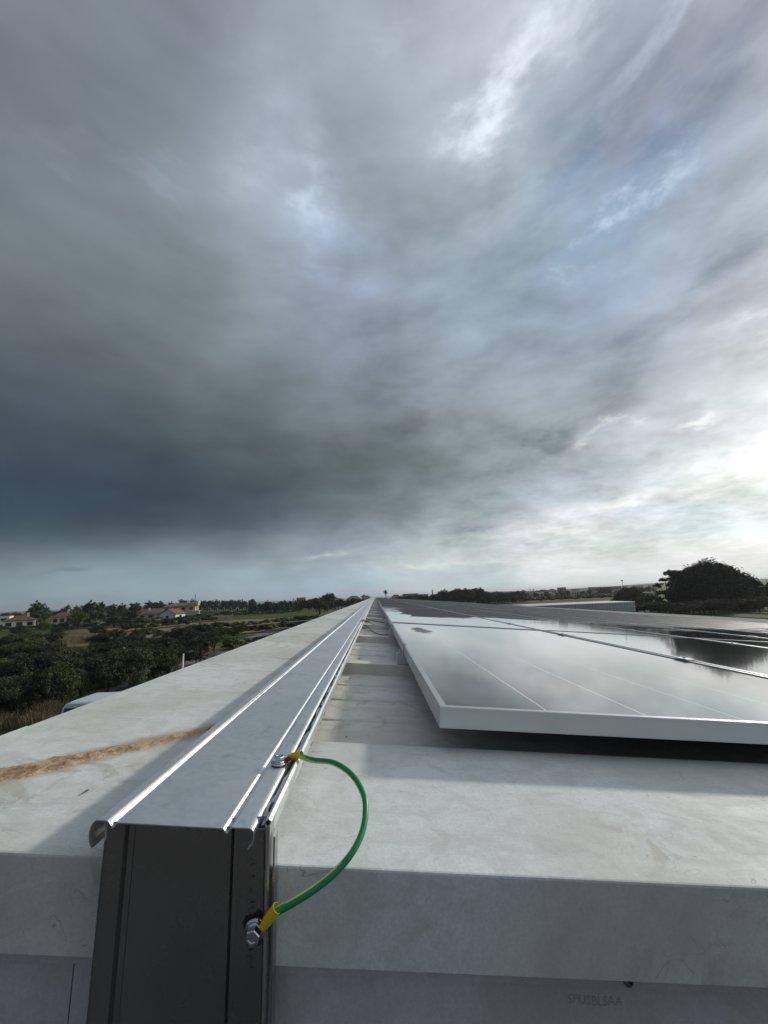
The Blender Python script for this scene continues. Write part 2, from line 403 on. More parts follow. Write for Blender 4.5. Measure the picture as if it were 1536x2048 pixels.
def white_sheet(name, base, dirt=1.0, streak=True, stain=False):
    m = bpy.data.materials.new(name); m.use_nodes = True
    T = NT(m.node_tree); b = T.n['Principled BSDF']
    xr, y, vec = roof_coords(T)
    P = T.new('ShaderNodeNewGeometry').outputs['Position']
    base4 = (*base, 1)
    big = T.noise(P, 2.3, 5, 0.6, dist=0.4)
    c = T.mix(T.ss(big, 0.38, 0.62), base4, (base[0] * 0.80, base[1] * 0.78, base[2] * 0.72, 1))
    # streaks of dirt dragged down the slope (along x)
    st = T.noise(T.v('MULTIPLY', vec, (3.5, 15.0, 6.0)), 1.0, 8, 0.68, dist=1.4)
    c = T.mix(T.m('MULTIPLY', T.ss(st, 0.45, 0.72), 0.45 * dirt), c, (base[0] * 0.62, base[1] * 0.58, base[2] * 0.52, 1))
    # brown smudges
    sm = T.noise(P, 9.0, 7, 0.7, dist=1.5)
    sm2 = T.noise(P, 1.7, 3, 0.5)
    k = T.m('MULTIPLY', T.ss(sm, 0.52, 0.62), T.ss(sm2, 0.40, 0.56))
    c = T.mix(T.m('MULTIPLY', k, 0.6 * dirt if dirt <= 1 else 0.35), c, (0.30, 0.24, 0.17, 1))
    bl = T.noise(P, 26.0, 6, 0.68, dist=0.7)
    c = T.mix(T.ss(bl, 0.40, 0.66, 0.0, 0.55 * min(1, dirt + 0.3)), c, (base[0] * 0.70, base[1] * 0.70, base[2] * 0.66, 1))
    # fine scratches: thin bands of stretched, bent noise
    sc = T.noise(T.v('MULTIPLY', T.v('ADD', vec, T.v('SCALE', T.noise(vec, 3.0, 2, 0.5, color=True), scale=0.25)), (1.6, 11.0, 9.0)), 3.0, 2, 0.5)
    thin = T.m('MULTIPLY', T.ss(T.m('ABSOLUTE', T.m('SUBTRACT', sc, 0.5)), 0.0, 0.0040, 1.0, 0.0), T.ss(T.noise(P, 5.0, 3, 0.6), 0.46, 0.56))
    c = T.mix(T.m('MULTIPLY', thin, 0.55 if dirt == 1.0 else 0.15 if dirt > 1 else 0.0), c, (0.22, 0.22, 0.21, 1))
    # specks
    vo = T.new('ShaderNodeTexVoronoi'); vo.inputs['Scale'].default_value = 42; T.put(vo.inputs['Vector'], P)
    spk = T.m('MULTIPLY', T.ss(vo.outputs['Distance'], 0.06, 0.12, 1.0, 0.0), T.ss(T.noise(P, 11.0, 2, 0.5), 0.60, 0.66))
    c = T.mix(T.m('MULTIPLY', spk, 0.8 * dirt), c, (0.10, 0.08, 0.06, 1))
    gr = T.noise(P, 300.0, 4, 0.7)
    c = T.mix(T.ss(gr, 0.3, 0.7, 0.0, 0.30), c, tuple(q * 0.5 for q in base) + (1,))
    if stain:
        dl = T.m('ABSOLUTE', T.m('ADD', T.m('ADD', T.m('MULTIPLY', T.m('ADD', xr, 0.285), -0.756), T.m('MULTIPLY', T.m('SUBTRACT', y, 0.795), 0.655)), T.m('MULTIPLY', T.m('SUBTRACT', T.noise(P, 16, 5, 0.7), 0.5), 0.045)))
        c = T.mix(T.m('MULTIPLY', T.ss(dl, 0.010, 0.040, 0.85, 0.0), T.ss(y, 0.80, 0.86, 1.0, 0.0)), c, (0.40, 0.29, 0.19, 1))
    T.put(b.inputs['Base Color'], c)
    T.put(b.inputs['Roughness'], T.ss(st, 0.3, 0.7, 0.62, 0.8))
    b.inputs['Specular IOR Level'].default_value = 0.3
    bn = T.new('ShaderNodeBump'); bn.inputs['Strength'].default_value = 0.25; bn.inputs['Distance'].default_value = 0.004
    T.put(bn.inputs['Height'], T.m('ADD', T.noise(vec, 14.0, 4, 0.6), T.m('MULTIPLY', T.noise(vec, 2.0, 2, 0.5), 2.0))); T.l.new(bn.outputs[0], b.inputs['Normal'])
    return m


def galv_ext(T, b, vec, col):
    P = T.new('ShaderNodeNewGeometry').outputs['Position']
    vo = T.new('ShaderNodeTexVoronoi'); vo.inputs['Scale'].default_value = 170; T.put(vo.inputs['Vector'], P)
    sp = T.sep(vo.outputs['Color'])[0]
    big = T.noise(P, 7.0, 6, 0.65, dist=0.5)
    c = T.mix(sp, (0.80, 0.83, 0.84, 1), (0.86, 0.88, 0.89, 1))
    c = T.mix(T.m('MULTIPLY', T.ss(big, 0.50, 0.68), 0.4), c, (0.80, 0.77, 0.70, 1))      # dust
    c = T.mix(T.m('MULTIPLY', T.ss(T.noise(P, 24.0, 6, 0.7, dist=1.0), 0.56, 0.68), 0.45), c, (0.48, 0.49, 0.49, 1))
    T.put(b.inputs['Base Color'], c)
    T.put(b.inputs['Roughness'], T.m('ADD', T.ss(big, 0.3, 0.75, 0.38, 0.47), T.m('MULTIPLY', sp, 0.02)))
    bn = T.new('ShaderNodeBump'); bn.inputs['Strength'].default_value = 0.12; bn.inputs['Distance'].default_value = 0.004
    T.put(bn.inputs['Height'], T.noise(P, 9.0, 3, 0.5)); T.l.new(bn.outputs[0], b.inputs['Normal'])


galv = mat('galvanised_steel', (0.55, 0.57, 0.6), 0.35, 1.0, ext=galv_ext)
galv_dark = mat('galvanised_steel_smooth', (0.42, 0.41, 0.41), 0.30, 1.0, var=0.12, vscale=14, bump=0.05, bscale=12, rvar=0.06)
alu = mat('anodised_aluminium', (0.62, 0.64, 0.65), 0.38, 0.75, var=0.05, vscale=20, coords='World', rvar=0.05)
alu_raw = mat('raw_aluminium', (0.66, 0.67, 0.67), 0.45, 0.6, var=0.08, vscale=30)
zinc = mat('zinc_bolt', (0.62, 0.66, 0.70), 0.22, 1.0, var=0.15, vscale=90, bump=0.05, bscale=200)
white_roof = white_sheet('white_painted_sheet', (0.745, 0.80, 0.785))
white_roof2 = white_sheet('white_ridge_sheet', (0.75, 0.795, 0.765), stain=True)
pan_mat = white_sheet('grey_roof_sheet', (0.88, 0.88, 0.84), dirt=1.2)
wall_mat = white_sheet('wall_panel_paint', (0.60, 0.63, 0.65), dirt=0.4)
fascia_mat = white_sheet('fascia_paint', (0.72, 0.77, 0.79), dirt=0.5)
black_rubber = mat('black_rubber', (0.02, 0.02, 0.02), 0.5)
yellow_pl = mat('yellow_sleeve', (0.80, 0.56, 0.015), 0.35, var=0.1, vscale=120)
cable_green = mat('cable_green', (0.010, 0.25, 0.08), 0.38, var=0.08, vscale=60)
cable_yellow = mat('cable_yellow', (0.50, 0.50, 0.15), 0.38, var=0.08, vscale=60)
copper_red = mat('lug_copper', (0.20, 0.05, 0.03), 0.35, 0.8)
black_mark = mat('marking_ink', (0.16, 0.17, 0.20), 0.6)
pencil = mat('pencil_marks', (0.20, 0.20, 0.21), 0.8)


def foam_ext(T, b, vec, col):
    P = T.new('ShaderNodeNewGeometry').outputs['Position']
    n = T.noise(P, 38.0, 6, 0.65, dist=0.8)
    c = T.mix(T.ss(n, 0.3, 0.7), (0.20, 0.115, 0.055, 1), (0.62, 0.46, 0.29, 1))
    T.put(b.inputs['Base Color'], c)
    bn = T.new('ShaderNodeBump'); bn.inputs['Strength'].default_value = 0.8; bn.inputs['Distance'].default_value = 0.004
    T.put(bn.inputs['Height'], T.noise(P, 90.0, 5, 0.6, dist=0.6)); T.l.new(bn.outputs[0], b.inputs['Normal'])
foam = mat('expanded_foam', (0.35, 0.22, 0.10), 0.75, ext=foam_ext)


def glass_ext(T, b, vec, col):
    # cells and thin white grid lines in the panel's own frame (local x across, y along)
    x, y, z = T.sep(vec)
    def lines(v, pitch, off, w):
        f = T.m('FRACT', T.m('DIVIDE', T.m('ADD', v, off), pitch))
        d = T.m('MULTIPLY', T.m('MINIMUM', f, T.m('SUBTRACT', 1.0, f)), pitch)
        return T.ss(d, w * 0.5, w * 1.2, 1.0, 0.0)
    lx = lines(x, 0.1845, -0.0135, 0.0017)
    ly = lines(y, 0.0925, -0.0135, 0.0005)
    mid = T.ss(T.m('ABSOLUTE', T.m('SUBTRACT', y, 1.139)), 0.004, 0.007, 1.0, 0.0)
    fine = lines(x, 0.0185, -0.0135, 0.0003)
    edge = T.m('MAXIMUM', T.ss(T.m('MINIMUM', x, T.m('SUBTRACT', 1.134, x)), 0.016, 0.017, 1.0, 0.0), T.ss(T.m('MINIMUM', y, T.m('SUBTRACT', 2.278, y)), 0.019, 0.02, 1.0, 0.0))
    cell = (0.009, 0.010, 0.014, 1)
    c = T.mix(T.m('MULTIPLY', ly, 0.25), cell, (0.25, 0.26, 0.27, 1))
    c = T.mix(T.m('MULTIPLY', fine, 0.10), c, (0.3, 0.3, 0.3, 1))
    c = T.mix(T.m('MULTIPLY', lx, 0.9), c, (0.85, 0.85, 0.83, 1))
    c = T.mix(T.m('MULTIPLY', mid, 0.30), c, (0.6, 0.6, 0.6, 1))
    c = T.mix(T.m('MULTIPLY', edge, 0.6), c, (0.02, 0.02, 0.022, 1))
    xr, yr, rv = roof_coords(T)
    # rain film lies on the nearer panels; farther ones have dried matt, with puddles kept along the lower frames
    nn = T.noise(T.v('MULTIPLY', rv, (0.55, 1.2, 1)), 1.0, 5, 0.62, dist=0.9)
    bound = T.m('ADD', T.m('ADD', 4.2, T.m('MULTIPLY', xr, 0.30)), T.m('MULTIPLY', T.m('SUBTRACT', nn, 0.5), 6.0))
    wet = T.ss(T.m('SUBTRACT', bound, yr), -0.15, 0.25)
    # puddles held against the left frames
    nl = T.noise(T.v('MULTIPLY', rv, (2.2, 0.8, 1)), 1.0, 5, 0.65, dist=1.0)
    pud = T.m('MULTIPLY', T.ss(T.m('SUBTRACT', xr, T.m('MULTIPLY', nl, 1.0)), -0.16, -0.10, 1.0, 0.0), T.ss(yr, 3.0, 9.5, 1.0, 0.0))
    wet = T.m('MAXIMUM', wet, pud)
    dx = T.m('DIVIDE', T.m('SUBTRACT', xr, 0.29), 0.06); dy = T.m('DIVIDE', T.m('SUBTRACT', yr, 2.42), 0.22)
    blot = T.m('ADD', T.m('ADD', T.m('MULTIPLY', dx, dx), T.m('MULTIPLY', dy, dy)), T.m('MULTIPLY', T.m('SUBTRACT', T.noise(rv, 9, 5, 0.65), 0.5), 4.0))
    wet = T.m('MULTIPLY', wet, T.ss(blot, 0.3, 1.5, 0.3, 1.0))
    dust = T.noise(rv, 5.0, 6, 0.62)
    dry_c = T.mix(T.ss(dust, 0.3, 0.7), (0.050, 0.050, 0.052, 1), (0.085, 0.085, 0.083, 1))
    lined = T.mix(T.m('MULTIPLY', lx, 0.5), dry_c, (0.30, 0.30, 0.29, 1))
    c = T.mix(wet, lined, c)
    T.put(b.inputs['Base Color'], c)
    T.put(b.inputs['Roughness'], T.m('ADD', T.ss(wet, 0.0, 1.0, 0.52, 0.055), T.m('MULTIPLY', T.ss(dust, 0.45, 0.75), 0.04)))
    T.put(b.inputs['Specular IOR Level'], T.ss(wet, 0.0, 1.0, 0.10, 0.38)); b.inputs['IOR'].default_value = 1.25
    T.put(b.inputs['Coat Weight'], T.ss(wet, 0.0, 1.0, 0.0, 1.0)); b.inputs['Coat IOR'].default_value = 1.40; b.inputs['Coat Roughness'].default_value = 0.06
    bn = T.new('ShaderNodeBump'); bn.inputs['Strength'].default_value = 0.035; bn.inputs['Distance'].default_value = 0.004
    T.put(bn.inputs['Height'], T.m('ADD', T.noise(rv, 7.0, 3, 0.5), T.m('MULTIPLY', T.noise(rv, 160.0, 2, 0.5), 0.02))); T.l.new(bn.outputs[0], b.inputs['Normal'])
glass = mat('panel_glass', (0.01, 0.01, 0.015), 0.06, ext=glass_ext)

# ------------------------------------------------------------------ the building under the roof
GZ = -6.5
ZF, ZP, YE, YEND, XR, XL = -0.257, -0.297, 0.435, 62.0, 72.0, -0.602
bld = thing('factory_building', 'pale metal factory building whose low pitched roof carries the solar panels', 'building', (30, 30, GZ))
# roof sheet with ribs across it
m = MB(RF)
prof = [(0.50, ZP)]
yy = 0.9
ribs = []
k = 0
while True:
    ry = 1.58 + 1.045 * k
    if ry > YEND - 1: break
    for j in range(1, 5):
        g = ry - 1.045 + 0.11 + (1.045 - 0.11) * j / 5.0
        if g > 0.55: prof += [(g - 0.010, ZP), (g - 0.004, ZP + 0.0035), (g + 0.004, ZP + 0.0035), (g + 0.010, ZP)]
    prof += [(ry, ZP), (ry + 0.012, ZF - 0.0015), (ry + 0.085, ZF - 0.0015), (ry + 0.110, ZP)]
    ribs.append(ry + 0.05); k += 1
prof += [(YEND, ZP), (YEND, ZP - 0.05), (0.50, ZP - 0.05)]
top = [p for p in prof[:-2]]
xs = [-0.14, XR]
vs = []; fs = []
for x in xs: vs += [(x, p[0], p[1]) for p in top]
n = len(top)
for j in range(n - 1): fs.append((j, j + n, j + 1 + n, j + 1))
m.add(vs, fs)
m.build('roof_sheet', pan_mat, bld)
# front flashing: folded sheet over the gable end
m = MB(RF)
pf = offset([(0.757, ZP + 0.004), (0.7565, ZF - 0.003), (0.754, ZF), (YE + 0.0012, ZF), (YE + 0.0003, ZF - 0.0003), (YE, ZF - 0.0012), (YE, ZF - 0.076), (YE + 0.012, ZF - 0.080)], 0.0012)
m.prism_x(pf, -0.1535, XR, 60)
o = m.build('front_flashing', white_roof, bld)
m = MB(RF)
pf = offset([(0.757, ZF), (YE + 0.0012, ZF), (YE + 0.0003, ZF - 0.0003), (YE, ZF - 0.0012), (YE, ZF - 0.076), (YE + 0.012, ZF - 0.080)], 0.0012)
m.prism_x(pf, XL, -0.1565, 4)
m.build('front_flashing', white_roof2, bld)
# ridge flashing along the high left edge
m = MB(RF)
pr = [(-0.1565, ZF), (XL + 0.004, ZF), (XL, ZF - 0.003), (XL, ZF - 0.09), (XL + 0.02, ZF - 0.095)]
pr = offset(pr[::-1], -0.0012)
N = 40
ylist = [0.7572] + [0.7572 + (YEND - 0.7572) * (i / N) ** 1.5 for i in range(1, N + 1)]
m.sweep(lambda i: [(p[0], ylist[i], p[1]) for p in pr], len(ylist))
m.build('ridge_flashing', white_roof2, bld)
for y in (4.1, 7.15, 10.2, 13.25, 16.3, 19.35, 25.4, 31.5, 40.0):      # lap joints
    m = MB(RF); m.box(XL - 0.001, -0.16, y, y + 0.012, ZF + 0.0005, ZF + 0.0022)
    m.build('flashing_joint', MATS.get('js') or MATS.setdefault('js', mat('joint_sealant', (0.30, 0.30, 0.29), 0.7, var=0.3, vscale=8)), bld)
# walls, plumb
m = MB()
def zr(x, y, z):                          # height in the world of roof-frame height z over world x
    return -x * math.tan(TH) + z / math.cos(TH)
x0, x1, x2 = XL * math.cos(TH) - 0.02 + 0.0, 0.6, 70.0
def wallstrip(xa, xb, y, ztop, zbot, mm):
    mm.add([(xa, y, zr(xa, y, ztop)), (xb, y, zr(xb, y, ztop)), (xb, y, zbot), (xa, y, zbot)], [(0, 3, 2, 1)])
XW = -0.606
def sloped_box(mm, xa, xb, ya, yb, zt, zb_abs=None, zb=None):
    t = [zr(xa, 0, zt), zr(xb, 0, zt)]
    b_ = [zb_abs, zb_abs] if zb_abs is not None else [zr(xa, 0, zb), zr(xb, 0, zb)]
    v = [(xa, ya, b_[0]), (xb, ya, b_[1]), (xb, yb, b_[1]), (xa, yb, b_[0]), (xa, ya, t[0]), (xb, ya, t[1]), (xb, yb, t[1]), (xa, yb, t[0])]
    mm.add(v, [(0, 3, 2, 1), (4, 5, 6, 7), (0, 1, 5, 4), (1, 2, 6, 5), (2, 3, 7, 6), (3, 0, 4, 7)])
# gable wall in insulated panels with shadow joints
joints = [XW + 0.02, -0.296, 0.735, 1.77, 2.80, 3.83] + [3.83 + 1.03 * q for q in range(1, 64)]
for a, b_ in zip(joints[:-1], joints[1:]):
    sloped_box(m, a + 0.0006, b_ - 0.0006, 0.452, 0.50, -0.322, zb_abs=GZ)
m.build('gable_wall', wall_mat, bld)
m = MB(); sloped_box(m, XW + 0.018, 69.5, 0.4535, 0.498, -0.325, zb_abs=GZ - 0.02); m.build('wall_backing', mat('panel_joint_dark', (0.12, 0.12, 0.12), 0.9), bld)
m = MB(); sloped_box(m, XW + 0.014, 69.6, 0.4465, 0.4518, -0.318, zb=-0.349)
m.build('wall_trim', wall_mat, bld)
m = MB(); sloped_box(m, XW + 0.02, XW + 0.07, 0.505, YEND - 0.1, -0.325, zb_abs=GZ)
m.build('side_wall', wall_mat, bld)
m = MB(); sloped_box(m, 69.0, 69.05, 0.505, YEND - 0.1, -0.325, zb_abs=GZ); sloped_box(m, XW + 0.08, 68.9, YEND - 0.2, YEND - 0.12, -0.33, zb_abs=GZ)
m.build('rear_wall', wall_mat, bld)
# screw below the fascia
sc = Vector((0.2240, 0.4405, -0.3606))
m = MB(); m.tube([sc + Vector((0, 0.006, 0)), sc + Vector((0, -0.001, 0))], [0.0048, 0.0048], 16); m.build('screw', mat('screw_washer', (0.25, 0.25, 0.25), 0.5, 0.5), bld)
m = MB(); m.tube([sc + Vector((0.001, -0.001, 0.001)), sc + Vector((0.001, -0.0035, 0.001))], [0.0022, 0.0020], 6, smooth=False); m.build('screw', black_rubber, bld)


def text_mesh(txt, size, origin, xdir, ydir, matl, name, parent, jitter=0.0):
    cu = bpy.data.curves.new('tmp_text', 'FONT'); cu.body = txt; cu.size = size; cu.extrude = 0.00004; cu.resolution_u = 2
    to = bpy.data.objects.new('tmp_text', cu); COL.objects.link(to)
    bpy.context.view_layer.update()
    me = bpy.data.meshes.new_from_object(to.evaluated_get(bpy.context.evaluated_depsgraph_get()))
    xd = Vector(xdir).normalized(); yd = Vector(ydir).normalized(); nd = xd.cross(yd)
    mm = MB()
    mm.add([Vector(origin) + xd * v.co.x + yd * (v.co.y + jitter * math.sin(v.co.x * 160)) + nd * v.co.z for v in me.vertices], [tuple(p.vertices) for p in me.polygons])
    bpy.data.objects.remove(to); bpy.data.curves.remove(cu); bpy.data.meshes.remove(me)
    return mm.build(name, matl, parent)
faint = mat('faint_pencil', (0.34, 0.35, 0.36), 0.8)
text_mesh('SPUSBLSAA', 0.0105, (0.169, 0.4517, -0.3842), (1, 0, -0.093), (0.12, 0, 1), faint, 'handwriting', bld, 0.0006)

# dried foam bead smeared diagonally over the ridge flashing
m = MB(RF)
pa = Vector((-0.285, 0.795)); pb = Vector((-0.634, 0.392)); N = 150
dirv = (pb - pa).normalized(); nv = Vector((-dirv.y, dirv.x))
rows = []
for i in range(N):
    t = i / (N - 1); c = pa.lerp(pb, t) + nv * 0.003 * math.sin(t * 9); w_ = 0.011 + 0.029 * min(1, t * 1.9)
    w1 = w_ * (0.75 + 0.10 * math.sin(i * 0.21) + 0.08 * math.sin(i * 0.83 + 2) + 0.05 * random.uniform(-1, 1)); w2 = w_ * (0.72 + 0.20 * abs(math.sin(i * 0.16 + 0.7)) + 0.08 * math.sin(i * 0.61) + 0.05 * random.uniform(-1, 1))
    if c.y < YE + 0.008: break
    ring = []
    for j in range(19):
        s_ = -1 + 2 * j / 18; off = s_ * (w1 if s_ > 0 else w2)
        hgt = 0.0034 * (1 - abs(s_) ** 4) * (0.55 + 0.45 * math.sin(j * 1.3 + 0.5 * math.sin(i * 0.11)) ** 2 + 0.25 * random.random()) - 0.0003
        q = c + nv * off; ring.append((q.x, q.y, ZF + hgt))
    rows.append(ring)
m.sweep(lambda i: rows[i], len(rows), closed=False, smooth=True)
m.build('foam_bead', foam, bld)

# small debris lying on the roof: leaves, bits of sealant
def flake(m, x, y, z, s, seed):
    r_ = random.Random(seed); pts = []
    n_ = 7
    a0 = r_.uniform(0, 6.28)
    for i in range(n_):
        a = 2 * math.pi * i / n_; rr_ = s * (0.35 + 0.65 * r_.random()); ex_ = rr_ * 1.9 * math.cos(a); ey_ = rr_ * 0.55 * math.sin(a)
        pts.append((x + ex_ * math.cos(a0) - ey_ * math.sin(a0), y + ex_ * math.sin(a0) + ey_ * math.cos(a0), z + 0.001 + s * 0.35 * r_.random()))
    pts.append((x, y, z + s * 0.3)); m.add(pts, [(i, (i + 1) % n_, n_) for i in range(n_)] + [tuple(range(n_))[::-1]])
leafm = mat('dry_leaf', (0.09, 0.06, 0.04), 0.8, var=0.3, vscale=80)
leafspots = [(-0.345, 0.545, ZF, 0.006, 'dark curled leaf on the white flashing left of the tray'), (0.02, 0.86, ZP, 0.007, 'brown crumpled leaf in the gutter of roof nearest the panel corner'),
             (0.075, 1.02, ZP, 0.005, 'black crumb beside the first panel frame edge'), (0.03, 1.045, ZP, 0.003, 'tiny black crumb left of the larger crumb near the panel'), (-0.045, 0.905, ZP, 0.004, 'tiny dark leaf between the cable tray and crumpled leaf'),
             (-0.075, 1.50, ZP, 0.006, 'dark leaf against the first roof rib beside the tray'), (-0.06, 1.95, ZP, 0.007, 'small dark leaf beyond the first roof rib')]
for i, (x, y, z, s, lb) in enumerate(leafspots):
    m = MB(RF); flake(m, x, y, z + 0.0005, s, i + 3)
    tag(m.build('dry_leaf', leafm, None, RF((x, y, z))), lb, 'leaf', 'debris on the roof')

# ------------------------------------------------------------------ cable tray
ZC = -0.2165
tray = thing('cable_tray', 'long galvanised cable tray with lid, running along the roof and down the wall', 'cable tray', RF((-0.17, 0.414, ZF)), ROOF)
TL, TR = -0.2400, -0.0878                # tray walls
m = MB(RF)
pb_ = [(TL + 0.005, -0.2235), (TL + 0.005, -0.2185), (TL, -0.2175), (TL, -0.2285), (TL + 0.003, -0.2300), (TR - 0.003, -0.2300), (TR, -0.2285), (TR, -0.2150), (TR - 0.0022, -0.2135), (TR - 0.0042, -0.2150), (TR - 0.0042, -0.2200)]
ys = [0.4232 + 0.2 * i for i in range(12)] + [3 + 1.5 * i for i in range(40)]
po = offset(pb_, 0.0009)
m.sweep(lambda i: [(p[0], ys[i], p[1]) for p in po], len(ys))
m.build('tray_base', galv, tray)
# inner strip seen in the gap between lid and wall, slightly wavy
m = MB(RF)
ys2 = [0.425 + 0.02 * i for i in range(60)] + [1.65 + 0.3 * i for i in range(60)]
def strip(i):
    y = ys2[i]; w_ = 0.0016 * math.sin(y * 37) + 0.0012 * math.sin(y * 91 + 1)
    return [(-0.0975 + w_, y, -0.2195), (-0.0925 + w_ * 0.4, y, -0.2172), (-0.0925 + w_ * 0.4, y, -0.2182), (-0.0975 + w_, y, -0.2205)]
m.sweep(strip, len(ys2)); m.build('inner_strip', mat('bright_strip', (0.75, 0.77, 0.78), 0.3, 0.9), tray)


def lid_profile(cx):
    L, Rr = -0.2505, -0.1006
    p = []
    for a in range(0, 8):                 # left rolled lip
        t = R(205 - a * 16.4); p.append((L + 0.0050 + 0.0050 * math.cos(t), -0.0090 + 0.0090 * math.sin(t)))
    p = [(L + 0.005, -0.0215), (L + 0.0018, -0.0175)] + p
    p += [(-0.2378, 0.0), (-0.2366, -0.0003), (-0.2352, -0.0013), (-0.2322, -0.0044), (-0.2312, -0.0050), (-0.2302, -0.0049), (-0.2272, -0.0014), (-0.2262, -0.0010), (-0.1310, -0.0010), (-0.1300, -0.0012), (-0.1290, -0.0020), (-0.1262, -0.0048), (-0.1254, -0.0049), (-0.1246, -0.0044), (-0.1222, -0.0004), (-0.1212, 0.0)]
    for a in range(0, 5):
        t = R(90 - a * 16); p.append((Rr - 0.006 + 0.006 * math.cos(t), -0.006 + 0.006 * math.sin(t)))
    p += [(Rr + 0.0000, -0.0085), (Rr - 0.0015, -0.0125), (Rr - 0.0045, -0.0158)]
    return p
LP = lid_profile(0)
lidsegs = []; y = 0.414
while y < YEND - 3:
    L_ = 3.03 if lidsegs else 3.02
    lidsegs.append((y, y + L_)); y += L_ + 0.008
for i, (a, b_) in enumerate(lidsegs):
    m = MB(RF); nn_ = 24 if i < 2 else 3
    prof_ = offset([(q[0], q[1] + ZC + 0.0008 * (i % 2)) for q in LP], -0.0009)
    ysl = [a + (b_ - a) * j / nn_ for j in range(nn_ + 1)]
    m.sweep(lambda k_: [(p[0] + 0.0006 * math.sin(ysl[k_] * 5), ysl[k_], p[1] + 0.0005 * math.sin(ysl[k_] * 3.1 + p[0] * 20)) for p in prof_], nn_ + 1)
    m.build('tray_lid', galv, tray)
# joint straps between the lid lengths
for i, (a, b_) in enumerate(lidsegs[:10]):
    m = MB(RF); st = offset([(q[0] * 1.0, q[1] + ZC - 0.0012) for q in LP], -0.0006)
    m.sweep(lambda k_: [(p[0], (b_ - 0.02, b_ + 0.028)[k_], p[1]) for p in st], 2); m.build('joint_plate', galv_dark, tray)
# printed marking and dents on the lid: short strokes of ink, too worn to read
m = MB(RF)
rg = random.Random(5)
for y0_, y1_ in ((0.555, 0.672), (0.685, 0.745)):
    yq = y0_
    while yq < y1_:
        for _ in range(rg.choice((2, 3, 3))):
            xx = -0.2432 + rg.uniform(0, 0.0040); y2 = yq + rg.uniform(0, 0.006)
            if rg.random() < 0.5: m.box(xx, xx + 0.0007, y2, y2 + rg.uniform(0.002, 0.005), ZC + 0.0003, ZC + 0.0006)
            else: m.box(xx, xx + rg.uniform(0.0015, 0.003), y2, y2 + 0.0012, ZC + 0.0003, ZC + 0.0006)
        yq += 0.0085 if rg.random() < 0.85 else 0.018
m.build('printed_marking', black_mark, tray)
m = MB(RF)
m.tube([(-0.2505, 0.668, ZC - 0.003), (-0.2478, 0.6705, ZC + 0.0009)], [0.0022, 0.0016], 8); m.build('lid_notch', black_rubber, tray)
# the part that drops down the gable wall, plumb
XA, XB, YV = -0.2600, -0.1060, 0.4180
def ztopd(x): return zr(x, 0, -0.2185)
ZB = -1.6
m = MB()
def vprism(mm, poly, ztf, zb):            # poly (x,y) going down
    n_ = len(poly)
    v = [(p[0], p[1], ztf(p[0])) for p in poly] + [(p[0], p[1], zb) for p in poly]
    fs_ = [(i, (i + 1) % n_, (i + 1) % n_ + n_, i + n_) for i in range(n_)]
    mm.add(v, fs_ + [tuple(range(n_))[::-1], tuple(range(n_, 2 * n_))])
pd = [(XA + 0.003, YE - 0.0015), (XA, YE - 0.004), (XA, YV + 0.004), (XA + 0.001, YV + 0.001), (XA + 0.003, YV + 0.0002), (XA + 0.008, YV), (XA + 0.0195, YV), (XA + 0.0215, YV + 0.0040), (XA + 0.0262, YV + 0.0044), (XA + 0.0290, YV + 0.0010),
      (XB - 0.0362, YV + 0.0010), (XB - 0.0345, YV + 0.0042), (XB - 0.0308, YV + 0.0044), (XB - 0.0292, YV), (XB - 0.0062, YV), (XB - 0.0050, YV - 0.0003)]
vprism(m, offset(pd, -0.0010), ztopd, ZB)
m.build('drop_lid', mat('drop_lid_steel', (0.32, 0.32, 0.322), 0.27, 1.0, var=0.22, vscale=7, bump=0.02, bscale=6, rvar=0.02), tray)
m = MB()
pd = [(XB - 0.0048, YV + 0.001), (XB - 0.0042, YV - 0.0012), (XB - 0.0030, YV - 0.0022), (XB - 0.0014, YV - 0.0020), (XB - 0.0002, YV - 0.0008), (XB, YV + 0.0010), (XB, YE - 0.0025), (XB - 0.004, YE - 0.001), (XA + 0.008, YE - 0.001)]
vprism(m, offset(pd, -0.0009), lambda x: zr(x, 0, -0.2150 if x > XB - 0.0065 else -0.2290), ZB)
m.build('drop_base', mat('drop_base_steel', (0.60, 0.61, 0.62), 0.28, 1.0, rvar=0.05), tray)
m = MB()
pd = [(XB + 0.0022, YE - 0.014), (XB + 0.0035, YE - 0.013), (XB + 0.0035, YE - 0.002), (XB + 0.0022, YE - 0.002)]
vprism(m, pd, lambda x: zr(x, 0, -0.2262), ZB); m.build('drop_bracket', galv_dark, tray)
# marking on the drop lid, upright strokes
m = MB()
zq = -0.232
while zq > -0.315:
    for _ in range(3):
        xx = XB - 0.0190 + rg.uniform(0, 0.0055)
        if rg.random() < 0.6: m.box(xx, xx + rg.uniform(0.001, 0.003), YV - 0.00035, YV - 0.0001, zq, zq + 0.0006)
        else: m.box(xx, xx + 0.0005, YV - 0.00035, YV - 0.0001, zq - 0.002, zq + 0.0006)
    zq -= 0.0042 if rg.random() < 0.85 else 0.010
m.build('printed_marking', mat('drop_ink', (0.07, 0.07, 0.068), 0.6), tray)


